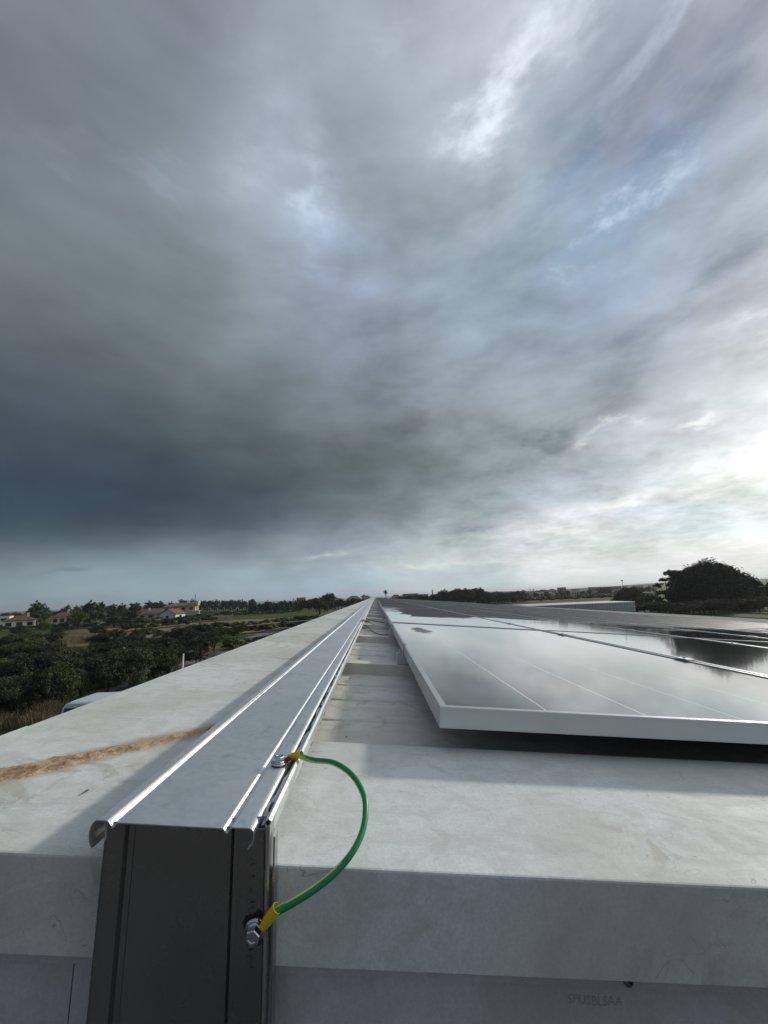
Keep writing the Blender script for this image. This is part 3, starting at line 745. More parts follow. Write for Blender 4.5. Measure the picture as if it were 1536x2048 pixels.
def hexbolt(parent, c, n, s=0.0067, rot=0.2, wash=0.0094):
    n = Vector(n).normalized(); u = n.orthogonal().normalized(); w_ = n.cross(u)
    c = Vector(c)
    m = MB(); m.tube([c, c + n * 0.0014], [wash, wash], 28)
    m.tube([c + n * 0.0014, c + n * 0.0030], [wash * 0.78, wash * 0.74], 24)
    m.build('washer', zinc, parent)
    m = MB(); rings = []
    for h, q in ((0.0030, 0.95), (0.0036, 1.0), (0.0080, 1.0), (0.0088, 0.90), (0.0089, 0.62), (0.0082, 0.50)):
        rings.append([c + n * h + (u * math.cos(a) + w_ * math.sin(a)) * s * q for a in [rot + i * math.pi / 3 for i in range(6)]])
    m.sweep(lambda i: rings[i], 6); m.build('bolt', zinc, parent)
NR = (ROOF.to_3x3() @ Vector((0, 0, 1)))
bt = RF((-0.1115, 0.5500, ZC + 0.0012)); hexbolt(tray, bt + NR * 0.001, NR)
bb_ = Vector((-0.1168, YV - 0.001, -0.2850)); hexbolt(tray, bb_ + Vector((0, -0.001, 0)), (-0.05, -1, -0.12), rot=0.5)
# far lid joint bolts
for q in (0, 1):
    hexbolt(tray, RF((-0.108, lidsegs[0][1] - 0.05 + 0.13 * q, ZC + 0.001)), NR)
# rough torn hole behind the lower bolt
m = MB()
hp = [bb_ + Vector((0.0105 * math.cos(a) * (1 + 0.25 * math.sin(3 * a)), 0.0006, 0.0125 * math.sin(a) * (1 + 0.15 * math.cos(5 * a)))) for a in [i * math.pi / 9 for i in range(18)]]
m.add(hp + [p + Vector((0, 0.0005, 0)) for p in hp], [tuple(range(18))[::-1], tuple(range(18, 36))] + [(i, (i + 1) % 18, (i + 1) % 18 + 18, i + 18) for i in range(18)])
m.build('bolt_hole', black_rubber, tray)
# black mastic dabs squeezed out beneath the tray
for i in range(20):
    m = MB(RF)
    y = 0.45 + 0.055 * i + rg.uniform(-0.012, 0.012); s_ = rg.uniform(0.0015, 0.0028)
    pts = [(TR - 0.0015 + s_ * 0.9 * math.cos(j * math.pi / 4), y + s_ * 2.6 * math.sin(j * math.pi / 4), -0.2312) for j in range(8)]
    pts2 = [(p[0] * 0.5 + (TR - 0.001) * 0.5, p[1] * 0.5 + y * 0.5, -0.2312 - s_ * 1.6) for p in pts]
    m.add(pts + pts2, [(i_, (i_ + 1) % 8, (i_ + 1) % 8 + 8, i_ + 8) for i_ in range(8)] + [tuple(range(8, 16))])
    m.build('mastic_dab', black_rubber, tray)
for i in range(30):
    m = MB(RF); y = 0.60 + 1.045 * i; m.bbox(TL + 0.03, TR - 0.012, y, y + 0.03, ZF - 0.0012 + (0.0014 if y < 0.757 else 0), -0.2312, 0.001); m.build('spacer_block', black_rubber, tray)
for i in range(7):
    m = MB(RF); y = 0.47 + 0.11 * i + rg.uniform(-0.03, 0.03); m.bbox(TR - 0.0086, TR - 0.0050, y, y + rg.uniform(0.006, 0.016), -0.2195, -0.2150, 0.0008); m.build('spring_clip', black_rubber, tray)

# ------------------------------------------------------------------ earthing cables
def earth_cable(label, P0, P1, pts, d0, d1, rad, name='earthing_cable', nst=10):
    t = thing(name, label, 'cable', P0, group='green and yellow earthing cables')
    path = catmull(pts, nst)
    m = MB(); m.tube(path, rad, 20, mi=0)
    # yellow stripe along the inner side of the bend
    cen = sum((Vector(p) for p in path), Vector((0, 0, 0))) / len(path)
    N_ = len(path); nf = len(m.f)
    for fi in range(nf):
        if len(m.f[fi]) != 4: continue
        st = fi // 20
        if st >= N_ - 1: continue
        fc = sum((m.v[i] for i in m.f[fi]), Vector((0, 0, 0))) / 4; ax = (path[st] + path[st + 1]) / 2
        tw = 0.55 * math.sin(st * 0.05)
        dirn = (cen - ax).normalized(); out = (fc - ax).normalized()
        cross = (path[st + 1] - path[st]).normalized().cross(dirn)
        dd = (dirn * math.cos(tw) + cross * math.sin(tw))
        if out.dot(dd) > 0.38: m.mi[fi] = 1
    m.build('sheath', [cable_green, cable_yellow], t)
    for e, (P, di) in enumerate(((Vector(pts[0]), d0), (Vector(pts[-1]), d1))):
        di = Vector(di).normalized()                                  # points from cable end to the bolt
        rings = []; m = MB()
        a0 = P - di * 0.006; a1 = P + di * 0.0135
        m.tube([a0, a0 + di * 0.004, a1 - di * 0.006, a1], [rad * 1.42, rad * 1.40, rad * 1.36, rad * 1.10], 20, caps=False)
        m.tube([a1, a1 - di * 0.004, a0 + di * 0.004, a0], [rad * 1.0, rad * 1.22, rad * 1.22, rad * 1.30], 20, caps=False)
        m.tube([a0, a0 - di * 0.0003], [rad * 1.42, rad * 1.28], 20, caps=False)
        sl = m.build('terminal_sleeve', yellow_pl, t)
    return t
Pa = RF((-0.0905, 0.5640, ZC + 0.0075)); Pb = Vector((-0.0995, 0.4065, -0.2680))
cpts = [Pa, at(625, 1520, 0.556), at(668, 1526, 0.532), at(704, 1550, 0.506), at(727, 1589, 0.480), at(731, 1625, 0.462), at(724, 1665, 0.446), at(705, 1704, 0.432),
        at(676, 1739, 0.422), at(640, 1770, 0.415), at(600, 1797, 0.410), Pb]
tb = earth_cable('green and yellow earthing cable looping between the two large tray bolts in the foreground', Pa, Pb, cpts, Pa - Vector(cpts[1]) + Vector((0, 0, -0.01)), Vector((-0.62, 0.10, -0.70)), 0.0032)
# ring lugs
def lug(parent, c, n, frm):
    c = Vector(c); n = Vector(n).normalized(); m = MB()
    m.tube([c, c + n * 0.0010], [0.0088, 0.0088], 24)
    d_ = (Vector(frm) - c); d_ = (d_ - n * d_.dot(n)).normalized(); s_ = n.cross(d_)
    e = Vector(frm)
    b0 = c + d_ * 0.006
    v = [b0 - s_ * 0.005, b0 + s_ * 0.005, e + s_ * 0.0042, e - s_ * 0.0042]
    m.add([p for p in v] + [p + n * 0.0022 for p in v], [(0, 3, 2, 1), (4, 5, 6, 7), (0, 1, 5, 4), (1, 2, 6, 5), (2, 3, 7, 6), (3, 0, 4, 7)])
    return m.build('ring_lug', copper_red, parent)
lug(tb, bt, NR, Pa + (bt - Pa).normalized() * 0.011)
lug(tb, bb_, (0, -1, 0), Pb + Vector((-0.62, 0.10, -0.70)) * 0.0125)
y_j = lidsegs[0][1]
J0 = RF((-0.098, y_j - 0.03, ZC + 0.006)); J1 = RF((-0.098, y_j + 0.10, ZC + 0.006))
tb2 = earth_cable('small green and yellow earthing loop bridging the first joint of the tray lid', J0, J1,
            [J0, RF((-0.05, y_j - 0.05, -0.215)), RF((-0.005, y_j + 0.0, -0.235)), RF((0.0, y_j + 0.07, -0.235)), RF((-0.05, y_j + 0.12, -0.215)), J1], (-1, 0.2, 0), (-1, -0.2, 0), 0.0045)

# black solar cables lying in the gap
def cable(label, pts, r, matl, name='solar_cable', grp='black cables crossing the gap'):
    m = MB(); m.tube(catmull(pts, 8), r, 10)
    return tag(m.build(name, matl, None, pts[0]), label, 'cable', grp)
cable('black cable sagging from under the tray to the first panel, nearer one', [RF(p) for p in [(-0.10, 3.75, -0.262), (-0.06, 3.62, -0.270), (0.0, 3.32, -0.288), (0.06, 3.16, -0.291), (0.12, 3.12, -0.285), (0.2, 3.12, -0.25)]], 0.0032, black_rubber)
cable('black cable running from the lid joint to the panel edge, farther one', [RF(p) for p in [(-0.10, 4.55, -0.250), (-0.03, 4.42, -0.262), (0.05, 4.22, -0.262), (0.13, 4.12, -0.262), (0.21, 4.10, -0.25)]], 0.0032, black_rubber)
cable('loop of pale plastic strap sticking out from the tray beside the first joint', [RF(p) for p in [(-0.09, 3.80, -0.27), (-0.055, 3.82, -0.262), (-0.03, 3.88, -0.25), (-0.025, 3.98, -0.245), (-0.05, 4.05, -0.25), (-0.085, 4.06, -0.262)]], 0.006,
      mat('pale_plastic', (0.55, 0.55, 0.53), 0.5), 'plastic_strap', 'odds and ends beside the tray')

# ------------------------------------------------------------------ solar panels
PW, PL, GAP = 1.134, 2.278, 0.02
PX0, PY0, PZT = 0.125, 0.735, -0.184
def panel_proto():
    t = thing('solar_module', 'x', 'solar panel', RF((PX0, PY0, PZT - 0.035)), ROOF, 'rows of solar panels on the roof')
    X = lambda p: RF((PX0 + p[0], PY0 + p[1], PZT - 0.035 + p[2]))
    m = MB(X)
    H = 0.035; Lw = 0.0105; e = 0.0008
    # four mitred rails: outer wall, top lip, bottom flange
    def rail(P0, P1, inn):
        P0 = Vector(P0); P1 = Vector(P1); inn = Vector(inn); al = (P1 - P0).normalized()
        def ring(P, s_):
            o_ = []
            for (dd, hh) in ((0, 0.0008), (0, H - e), (e, H), (Lw, H), (Lw, H - 0.0018), (0.0016, H - 0.0018), (0.0016, 0.0014), (0.026, 0.0014), (0.026, 0), (0.0008, 0)):
                o_.append(P + inn * dd + al * (dd * s_) + Vector((0, 0, hh)))
            return o_
        r0, r1 = ring(P0, 1), ring(P1, -1); m.sweep(lambda i: (r0, r1)[i], 2)
    rail((0, 0, 0), (PW, 0, 0), (0, 1, 0)); rail((PW, 0, 0), (PW, PL, 0), (-1, 0, 0)); rail((PW, PL, 0), (0, PL, 0), (0, -1, 0)); rail((0, PL, 0), (0, 0, 0), (1, 0, 0))
    m.build('frame', alu, t)
    m = MB(X); m.box(0.0017, PW - 0.0017, 0.0017, PL - 0.0017, H - 0.0070, H - 0.0030); g = m.build('glass', glass, t)
    return t
# glass shading wants local coordinates starting at the panel corner: panel empties sit at that corner
proto = panel_proto()
ordw = ['first', 'second', 'third', 'fourth', 'fifth', 'sixth', 'seventh', 'eighth', 'ninth', 'tenth', 'eleventh', 'twelfth', 'thirteenth', 'fourteenth', 'fifteenth', 'sixteenth', 'seventeenth', 'eighteenth', 'nineteenth', 'twentieth', 'twenty-first', 'twenty-second', 'twenty-third', 'twenty-fourth', 'twenty-fifth', 'twenty-sixth', 'twenty-seventh']
NCOL, NROW = 11, 26
for r_ in range(NROW):
    for c_ in range(NCOL):
        lb = 'solar panel %s from the cable tray, in the %s row from the near end' % (ordw[c_], ordw[r_])
        if r_ == 0 and c_ == 0:
            proto['label'] = 'large wet solar panel in the foreground corner nearest the cable tray'; continue
        q = proto.copy(); COL.objects.link(q); q['label'] = lb
        q.matrix_world = Matrix.Translation(RF((PX0 + c_ * (PW + GAP), PY0 + r_ * (PL + GAP), PZT - 0.035 + 0.0012 * ((r_ * 7 + c_ * 3) % 3)))) @ ROOF @ Matrix.Rotation(R(0.10 * math.sin(r_ * 2.1 + c_)), 4, 'X')
        for ch in list(proto.children):
            k_ = ch.copy(); COL.objects.link(k_); k_.parent = q

# mounting brackets on the ribs under the left panel edges
def bracket(lb, x, y):
    t = thing('mounting_bracket', lb, 'bracket', RF((x, y, ZF)), ROOF, 'aluminium brackets carrying the panel edge')
    X = lambda p: RF((x + p[0], y + p[1], ZF + p[2]))
    m = MB(X)
    po_ = [(0, 0), (0, 0.0365), (0.014, 0.0365), (0.014, 0.030), (0.026, 0.030), (0.026, 0.0365), (0.04, 0.0365), (0.04, 0)]
    m.prism_x([(p[0] - 0.02, p[1]) for p in po_], 0.0, 0.30); m.build('rail_block', alu_raw, t)
    m = MB(X); m.prism_x([(-0.015, 0.0366), (-0.015, 0.040), (0.015, 0.040), (0.015, 0.0366)], -0.002, 0.0245)
    m.add([(0.0215, -0.02, 0.040), (0.0240, -0.02, 0.040), (0.0240, 0.02, 0.040), (0.0215, 0.02, 0.040), (0.0215, -0.02, 0.0762), (0.0240, -0.02, 0.0762), (0.0240, 0.02, 0.0762), (0.0215, 0.02, 0.0762)],
          [(0, 3, 2, 1), (4, 5, 6, 7), (0, 1, 5, 4), (1, 2, 6, 5), (2, 3, 7, 6), (3, 0, 4, 7)])
    m.box(0.0215, 0.034, -0.02, 0.02, 0.0763, 0.0785); m.build('end_clamp', alu, t)
    m = MB(X); m.tube([(0.010, 0, 0.040), (0.010, 0, 0.042)], [0.0075, 0.0075], 16, caps=True); m.tube([(0.010, 0, 0.042), (0.010, 0, 0.052)], [0.0055, 0.0050], 6, smooth=False); m.build('bolt', zinc, t)
    return t
for i, ry in enumerate(ribs[:9]):
    bracket('aluminium clamp bracket on the %s roof rib beside the left panel edge' % ordw[i], 0.1000, ry)
# mid clamps in the seams between panel columns
def midclamp(lb, x, y):
    t = thing('middle_clamp', lb, 'clamp', RF((x, y, PZT)), ROOF, 'clamps in the seams between solar panels')
    m = MB(lambda p: RF((x + p[0], y + p[1], PZT + p[2])))
    m.bbox(-0.019, 0.019, -0.035, 0.035, 0.0016, 0.0046, 0.001); m.box(-0.006, 0.006, -0.035, 0.035, -0.03, 0.0016); m.build('clamp_plate', alu, t)
    m = MB(lambda p: RF((x + p[0], y + p[1], PZT + p[2]))); m.tube([(0, 0, 0.0046), (0, 0, 0.009)], [0.006, 0.0055], 6, smooth=False); m.build('bolt', zinc, t)
seam = lambda c_: PX0 + c_ * (PW + GAP) - GAP / 2
for c_ in range(1, 5):
    for i, ry in enumerate(ribs[:7]):
        if c_ > 2 and i > 4: continue
        midclamp('silver clamp in the %s panel seam from the tray, over the %s roof rib' % (ordw[c_ - 1], ordw[i]), seam(c_), ry)
# ------------------------------------------------------------------ the land
def hgt(x, y):
    h = GZ + 0.25 * math.sin(x * 0.031 + 1) * math.sin(y * 0.027) * min(1, max(0, (abs(x) + y - 60) / 80))
    if x > 0 and y > 250:
        h += 7.0 * min(1, max(0, (y - 380) / 420)) ** 1.4 * min(1, max(0, x / max(y, 1) - 0.1) / 0.5)
    return h


def ground_ext(T, b, vec, col):
    P = T.new('ShaderNodeNewGeometry').outputs['Position']
    x, y, z = T.sep(P)
    n1_ = T.noise(P, 0.035, 6, 0.65, dist=0.6); n2_ = T.noise(P, 0.9, 6, 0.7)
    fld = T.noise(T.v('MULTIPLY', P, (0.008, 0.022, 1)), 1.0, 3, 0.5)
    green = T.mix(n2_, (0.035, 0.055, 0.015, 1), (0.085, 0.115, 0.032, 1))
    tan = T.mix(n2_, (0.15, 0.12, 0.065, 1), (0.31, 0.25, 0.14, 1))
    olive = T.mix(n2_, (0.07, 0.08, 0.03, 1), (0.13, 0.13, 0.055, 1))
    c = T.mix(T.ss(fld, 0.40, 0.52), green, olive)
    mask = None
    wx = T.m('ADD', x, T.m('MULTIPLY', T.m('SUBTRACT', n1_, 0.5), 26.0)); wy = T.m('ADD', y, T.m('MULTIPLY', T.m('SUBTRACT', T.noise(P, 0.06, 4, 0.6), 0.5), 22.0))
    for (cx, cy, rx_, ry_) in GRASS:
        qx = T.m('DIVIDE', T.m('SUBTRACT', wx, cx), rx_); qy = T.m('DIVIDE', T.m('SUBTRACT', wy, cy), ry_)
        g = T.ss(T.m('ADD', T.m('MULTIPLY', qx, qx), T.m('MULTIPLY', qy, qy)), 0.7, 1.25, 1.0, 0.0)
        mask = g if mask is None else T.m('MAXIMUM', mask, g)
    c = T.mix(mask, c, tan)
    # bare earth yard beside the building
    qx = T.m('DIVIDE', T.m('ADD', wx, 16.0), 9.0)
    dirt = T.mix(T.ss(T.noise(P, 0.28, 4, 0.6), 0.38, 0.62), (0.05, 0.047, 0.044, 1), (0.22, 0.21, 0.20, 1))
    c = T.mix(T.m('MULTIPLY', T.ss(T.m('MULTIPLY', qx, qx), 0.6, 1.1, 1.0, 0.0), T.ss(T.m('ADD', x, T.m('MULTIPLY', y, 0.52)), -12.0, -7.0)), c, dirt)
    c = T.mix(T.ss(y, 2.0, 14.0, 1.0, 0.0), c, dirt)  # unseen yard near and behind the camera, toned for the drop lid's reflection
    T.put(b.inputs['Base Color'], c)
    bn = T.new('ShaderNodeBump'); bn.inputs['Strength'].default_value = 0.8; bn.inputs['Distance'].default_value = 0.3
    T.put(bn.inputs['Height'], n2_); T.l.new(bn.outputs[0], b.inputs['Normal'])
def gp(px, py): v = on(px, py, GZ); return (v.x, v.y)
GRASS = [(*gp(140, 1280), 20, 16), (*gp(380, 1264), 40, 16), (*gp(185, 1345), 3.5, 10), (*gp(540, 1243), 60, 22), (*gp(470, 1300), 14, 7), (*gp(1380, 1216), 20, 12), (*gp(1050, 1203), 60, 10), (*gp(300, 1290), 7, 5)]
ground_m = mat('ground_soil_and_grass', (0.1, 0.1, 0.05), 0.95, spec=0.1, ext=ground_ext)
xs_ = sorted(set([-1500, -1000, -700] + [-520 + 26 * i for i in range(60)] + [1300, 2000]))
ys_ = sorted(set([-400, -200, -100, -50, 0] + [20 * i for i in range(1, 46)]))
m = MB()
vs = [(x, y, hgt(x, y)) for y in ys_ for x in xs_]; nx = len(xs_)
m.add(vs, [(j * nx + i, j * nx + i + 1, (j + 1) * nx + i + 1, (j + 1) * nx + i) for j in range(len(ys_) - 1) for i in range(nx - 1)], smooth=True)
tag(m.build('ground', ground_m), kind='structure')
m = MB(); m.add([(-9000, 880, -8), (9000, 880, -8), (9000, 12000, -8), (-9000, 12000, -8)], [(0, 1, 2, 3)])
tag(m.build('sea', mat('sea_water', (0.05, 0.08, 0.10), 0.25, var=0.2, vscale=0.01, coords='World')), kind='structure')
# a low far ridge behind the hillside houses
m = MB(); xs2 = [200 + 40 * i for i in range(50)]
m.add([(x, 850, -7) for x in xs2] + [(x, 900, -0.5 + 6 * min(1, max(0, (x - 400) / 500)) + 2.0 * math.sin(x * 0.011)) for x in xs2] + [(x, 1100, -7) for x in xs2],
      [(i, i + 1, i + 51, i + 50) for i in range(49)] + [(i + 50, i + 51, i + 101, i + 100) for i in range(49)], smooth=True)
tag(m.build('hill', mat('hill_scrub', (0.035, 0.05, 0.035), 0.95, var=0.5, vscale=0.04, coords='World')), kind='structure')

# ------------------------------------------------------------------ vegetation
def leaf_mat(name, c1, c2, rough=0.7):
    m = bpy.data.materials.new(name); m.use_nodes = True; T = NT(m.node_tree); b = T.n['Principled BSDF']
    P = T.new('ShaderNodeNewGeometry').outputs['Position']; oi = T.new('ShaderNodeObjectInfo').outputs['Random']
    n = T.noise(P, 1.3, 4, 0.7)
    f = T.m('ADD', T.m('MULTIPLY', T.m('SUBTRACT', n, 0.5), 1.5), T.m('ADD', T.m('MULTIPLY', oi, 0.6), 0.2), clamp=True)
    T.put(b.inputs['Base Color'], T.mix(f, (*c1, 1), (*c2, 1)))
    b.inputs['Roughness'].default_value = rough; b.inputs['Specular IOR Level'].default_value = 0.25
    return m
olive_l = leaf_mat('olive_leaves', (0.032, 0.042, 0.020), (0.095, 0.112, 0.055))
green_l = leaf_mat('shrub_leaves', (0.034, 0.052, 0.013), (0.11, 0.135, 0.034))
dark_l = leaf_mat('dark_tree_leaves', (0.018, 0.028, 0.013), (0.058, 0.075, 0.031))
pine_l = leaf_mat('pine_needles', (0.018, 0.028, 0.015), (0.045, 0.060, 0.030))
palm_l = leaf_mat('palm_fronds', (0.03, 0.04, 0.018), (0.06, 0.07, 0.03))
dry_l = leaf_mat('dry_grass_blades', (0.10, 0.088, 0.05), (0.20, 0.178, 0.11), 0.9)
bark = mat('bark', (0.07, 0.055, 0.04), 0.9, var=0.4, vscale=3, bump=0.4, bscale=12)


def leaves(lobes, n, size, seed, flat=0.0, core=0.5):
    g = np.random.default_rng(seed)
    L = np.array(lobes, float); wt = L[:, 3] * L[:, 4]; wt /= wt.sum()
    # every lobe is broken into clumps, and leaves gather on the clumps
    ncl = max(10, n // 46); ci = g.choice(len(L), ncl, p=wt)
    d = g.normal(size=(ncl, 3)); d /= np.linalg.norm(d, axis=1)[:, None]; d[:, 2] = np.where(d[:, 2] < -0.35, -d[:, 2] * 0.6, d[:, 2])
    rr_ = g.uniform(0.60, 0.95, ncl)
    cc = L[ci, :3] + d * L[ci, 3:6] * rr_[:, None]
    crad = (L[ci, 3:6].mean(1)) * g.uniform(0.14, 0.36, ncl)
    li = g.integers(0, ncl, n)
    p = cc[li] + np.clip(g.normal(size=(n, 3)), -1.9, 1.9) * 0.55 * crad[li][:, None] * np.array([1, 1, 0.75])
    u = g.normal(size=(n, 3)); u /= np.linalg.norm(u, axis=1)[:, None]
    w_ = np.cross(u, g.normal(size=(n, 3))); w_ /= np.linalg.norm(w_, axis=1)[:, None]
    s_ = size * g.uniform(0.55, 1.35, n)[:, None]
    a = u * s_; b_ = w_ * s_ * 0.42
    v = np.stack([p - a, p + b_, p + a, p - b_], 1).reshape(-1, 3)
    f = np.arange(4 * n).reshape(-1, 4)
    V = [v]; F = [f]
    base = 4 * n
    quads = [f]
    # dark inner boughs: rough small blobs inside each lobe so the crown is not see-through
    vv = []; ff = []
    for l in L:
        if core <= 0: break
        nu, nv_ = 9, 6
        for j in range(nv_ + 1):
            ph = math.pi * j / nv_
            for i in range(nu):
                th_ = 2 * math.pi * i / nu
                k_ = core * g.uniform(0.75, 1.12)
                vv.append((l[0] + l[3] * k_ * math.sin(ph) * math.cos(th_), l[1] + l[4] * k_ * math.sin(ph) * math.sin(th_), l[2] + l[5] * k_ * math.cos(ph)))
        b0 = base + len(vv) - (nv_ + 1) * nu
        for j in range(nv_):
            for i in range(nu): ff.append((b0 + j * nu + i, b0 + j * nu + (i + 1) % nu, b0 + (j + 1) * nu + (i + 1) % nu, b0 + (j + 1) * nu + i))
    if vv: V.append(np.array(vv)); quads.append(np.array(ff))
    return np.concatenate(V), np.concatenate(quads)


def quad_mesh(name, V, Q, matl):
    me = bpy.data.meshes.new(name)
    me.vertices.add(len(V)); me.vertices.foreach_set('co', V.astype(np.float32).ravel())
    me.loops.add(len(Q) * 4); me.loops.foreach_set('vertex_index', Q.astype(np.int32).ravel())
    me.polygons.add(len(Q)); me.polygons.foreach_set('loop_start', (np.arange(len(Q)) * 4).astype(np.int32)); me.polygons.foreach_set('loop_total', np.full(len(Q), 4, np.int32))
    me.materials.append(matl); me.update(calc_edges=True); me.validate(); return me


def trunk_mesh(h, r, limbs, seed, lean=0.0):
    rg_ = random.Random(seed); m = MB()
    m.tube([(0, 0, -0.1), (lean * 0.3 + rg_.uniform(-.05, .05) * h, 0, h * 0.4), (lean, rg_.uniform(-.04, .04) * h, h)], [r * 1.25, r, r * 0.6], 8)
    for (x, y, z) in limbs:
        s_ = rg_.uniform(0.35, 0.8) * h
        m.tube([(lean * s_ / h, 0, s_), (x * 0.45, y * 0.45, s_ + (z - s_) * 0.6), (x, y, z)], [r * 0.5, r * 0.35, r * 0.12], 6)
    me = bpy.data.meshes.new('trunk'); me.from_pydata([tuple(v) for v in m.v], [], m.f); me.materials.append(bark)
    me.polygons.foreach_set('use_smooth', [True] * len(me.polygons)); me.update(); return me


PROTO = {}
def make_proto(key, lobes, n, size, leafm_, th_, tr, seed, core=0.5):
    V, Q = leaves(lobes, n, size, seed, core=core)
    PROTO[key] = (quad_mesh('crown', V, Q, leafm_), trunk_mesh(th_, tr, [(l[0], l[1], l[2]) for l in lobes], seed) if tr else None)
# unit height about 1 (scaled on placing)
def rnd_lobes(k_, seed, w_=0.5, z0=0.35, z1=0.8, r0=0.22, r1=0.36):
    g = random.Random(seed); o = []
    for i in range(k_):
        a = g.uniform(0, 6.28); d = g.uniform(0, w_); r_ = g.uniform(r0, r1)
        o.append((d * math.cos(a), d * math.sin(a), g.uniform(z0, z1), r_, r_, r_ * g.uniform(0.7, 0.95)))
    return o
for i in range(4): make_proto(('shrub', i), rnd_lobes(12, 20 + i, 0.44, 0.12, 0.70, 0.2, 0.34), 13000, 0.022, (olive_l, green_l, olive_l, dark_l)[i], 0.3, 0.02, 40 + i, core=0.42)
for i in range(4): make_proto(('tree', i), [(0, 0, 0.46, 0.40, 0.40, 0.38)] + rnd_lobes(12, 60 + i, 0.30, 0.15, 0.72, 0.17, 0.26), 5000, 0.030, (dark_l, green_l, dark_l, olive_l)[i], 0.35, 0.035, 70 + i)
for i in range(2): make_proto(('round', i), [(0, 0, 0.55, 0.34, 0.34, 0.38)] + rnd_lobes(6, 90 + i, 0.22, 0.4, 0.72, 0.18, 0.26), 3000, 0.03, dark_l, 0.5, 0.035, 95 + i)
make_proto(('cypress', 0), [(0, 0, 0.2 + 0.13 * k_, 0.14 - 0.016 * k_, 0.14 - 0.016 * k_, 0.15) for k_ in range(6)], 1800, 0.028, dark_l, 0.3, 0.02, 99)
make_proto(('crop', 0), rnd_lobes(4, 101, 0.3, 0.3, 0.6, 0.3, 0.4), 420, 0.075, green_l, 0, 0, 101)
make_proto(('crop', 1), rnd_lobes(4, 102, 0.3, 0.3, 0.6, 0.3, 0.4), 420, 0.075, dark_l, 0, 0, 102)
used_names = {}
def plant(key, x, y, h, w, name, label, cat, group=None, z=None):
    cm, tm = PROTO[key]
    t = bpy.data.objects.new(name, None); COL.objects.link(t); t.empty_display_size = 0.5
    t.location = (x, y, hgt(x, y) if z is None else z); a = random.uniform(0, 6.28)
    t.rotation_euler = (0, 0, a)
    tag(t, label, cat, group)
    c = bpy.data.objects.new('crown', cm); COL.objects.link(c); c.parent = t; c.scale = (w, w, h)
    if tm:
        k_ = bpy.data.objects.new('trunk', tm); COL.objects.link(k_); k_.parent = t; k_.scale = (w, w, h)
    return t

# scrub below the left roof edge: (photo x, photo base y, height m, width scale, kind, words)
SH = [(10,1436,4.6,5.5,0,'dark olive shrub at the left frame edge above the bare earth'),(58,1432,4.8,5.5,3,'tall dark shrub second from the left frame edge above the bare earth'),(104,1420,4.6,5.0,1,'brighter green shrub just left of the white van'),
 (30,1392,5.2,6.5,3,'dark dense shrub near the left frame edge in the middle of the scrub'),(88,1380,5.2,6.5,0,'wide dark olive tree in the middle of the left scrub'),(128,1372,4.6,5.5,1,'yellowish green bushy shrub above and left of the van'),
 (214,1388,5.0,7.5,3,'wide dark shrub directly above the white van roof'),(262,1380,5.2,7.0,2,'grey green olive bush above the right end of the van roof'),(306,1366,5.0,7.0,0,'olive bush left of the white lamp post'),(345,1352,4.6,6.0,2,'olive bush standing just behind the white lamp post'),
 (392,1330,4.8,6.5,0,'olive bush right of the lamp post against the roof edge'),(428,1306,5.0,7.0,2,'rounded olive tree above the roof edge right of the lamp post'),
 (20,1340,5.0,7.0,2,'olive tree at the left frame edge below the red roofed house'),(62,1336,5.0,7.0,1,'green shrub below the red roofed house'),(104,1340,5.2,7.5,0,'big olive tree left of the dry grass clearing'),(140,1330,3.6,5.5,2,'low shrub on the near side of the dry grass clearing'),
 (20,1304,5.2,8.0,0,'dark tree near the left frame edge, a little below the houses'),(66,1298,5.2,8.0,3,'dark round tree below the white house gable'),(104,1290,4.6,7.0,0,'olive tree right below the brown roofed house'),
 (158,1322,3.0,4.5,3,'small dark shrub inside the dry clearing'),(212,1306,6.0,9.0,3,'large dark round tree right of the dry clearing'),(276,1300,5.6,8.0,0,'dark round tree between two strips of dry grass'),(242,1330,4.6,7.0,2,'olive bush below the large dark round tree'),
 (322,1318,4.4,7.0,2,'pale olive bush above the lamp head'),(366,1300,5.6,8.5,0,'wide olive tree with ragged top above the lamp post'),(396,1284,5.8,9.0,3,'dark tree standing where the hedge begins'),(352,1278,3.6,7.0,1,'bright green shrub at the end of the hedge'),
 (440,1282,4.0,8.0,2,'olive shrub above the roof edge, second last before the orchard'),(474,1276,4.0,8.0,0,'olive shrub by the roof edge close to the orchard'),(180,1360,3.4,4.0,2,'small olive shrub beside the dry path'),(168,1400,2.6,3.2,1,'low green shrub behind the van cab'),
 (38,1270,5.0,8.0,3,'dark garden tree in front of the red roofed house'),(112,1268,3.2,7.0,1,'low green hedge bush in front of the brown roofed house'),(86,1262,4.6,7.0,1,'light green tree right of the white house'),(130,1262,5.4,8.5,3,'dark tree in front of the brown roofed house'),(196,1268,4.0,8.0,3,'dark hedge bush below the white boundary wall')]
for (px, py, h, w_, k_, lb) in SH:
    x, y = gp(px, py); hz = 1223 - 0.0405 * px; ph_ = 18 * h * min(1, (py - hz) / 190) ** 1.05
    plant(('shrub', k_), x, y, GZ * -1.15 * ph_ / (py - hz), w_ * 0.47 * min(1.0, 1.45 * (min(1, (190 / (py - hz))) ** 0.3 if py > hz else 1)), 'olive_shrub' if k_ in (0, 2) else 'scrub_bush', lb, 'shrub', 'scrub between the building and the houses')
rg = random.Random(31)
fill = 0
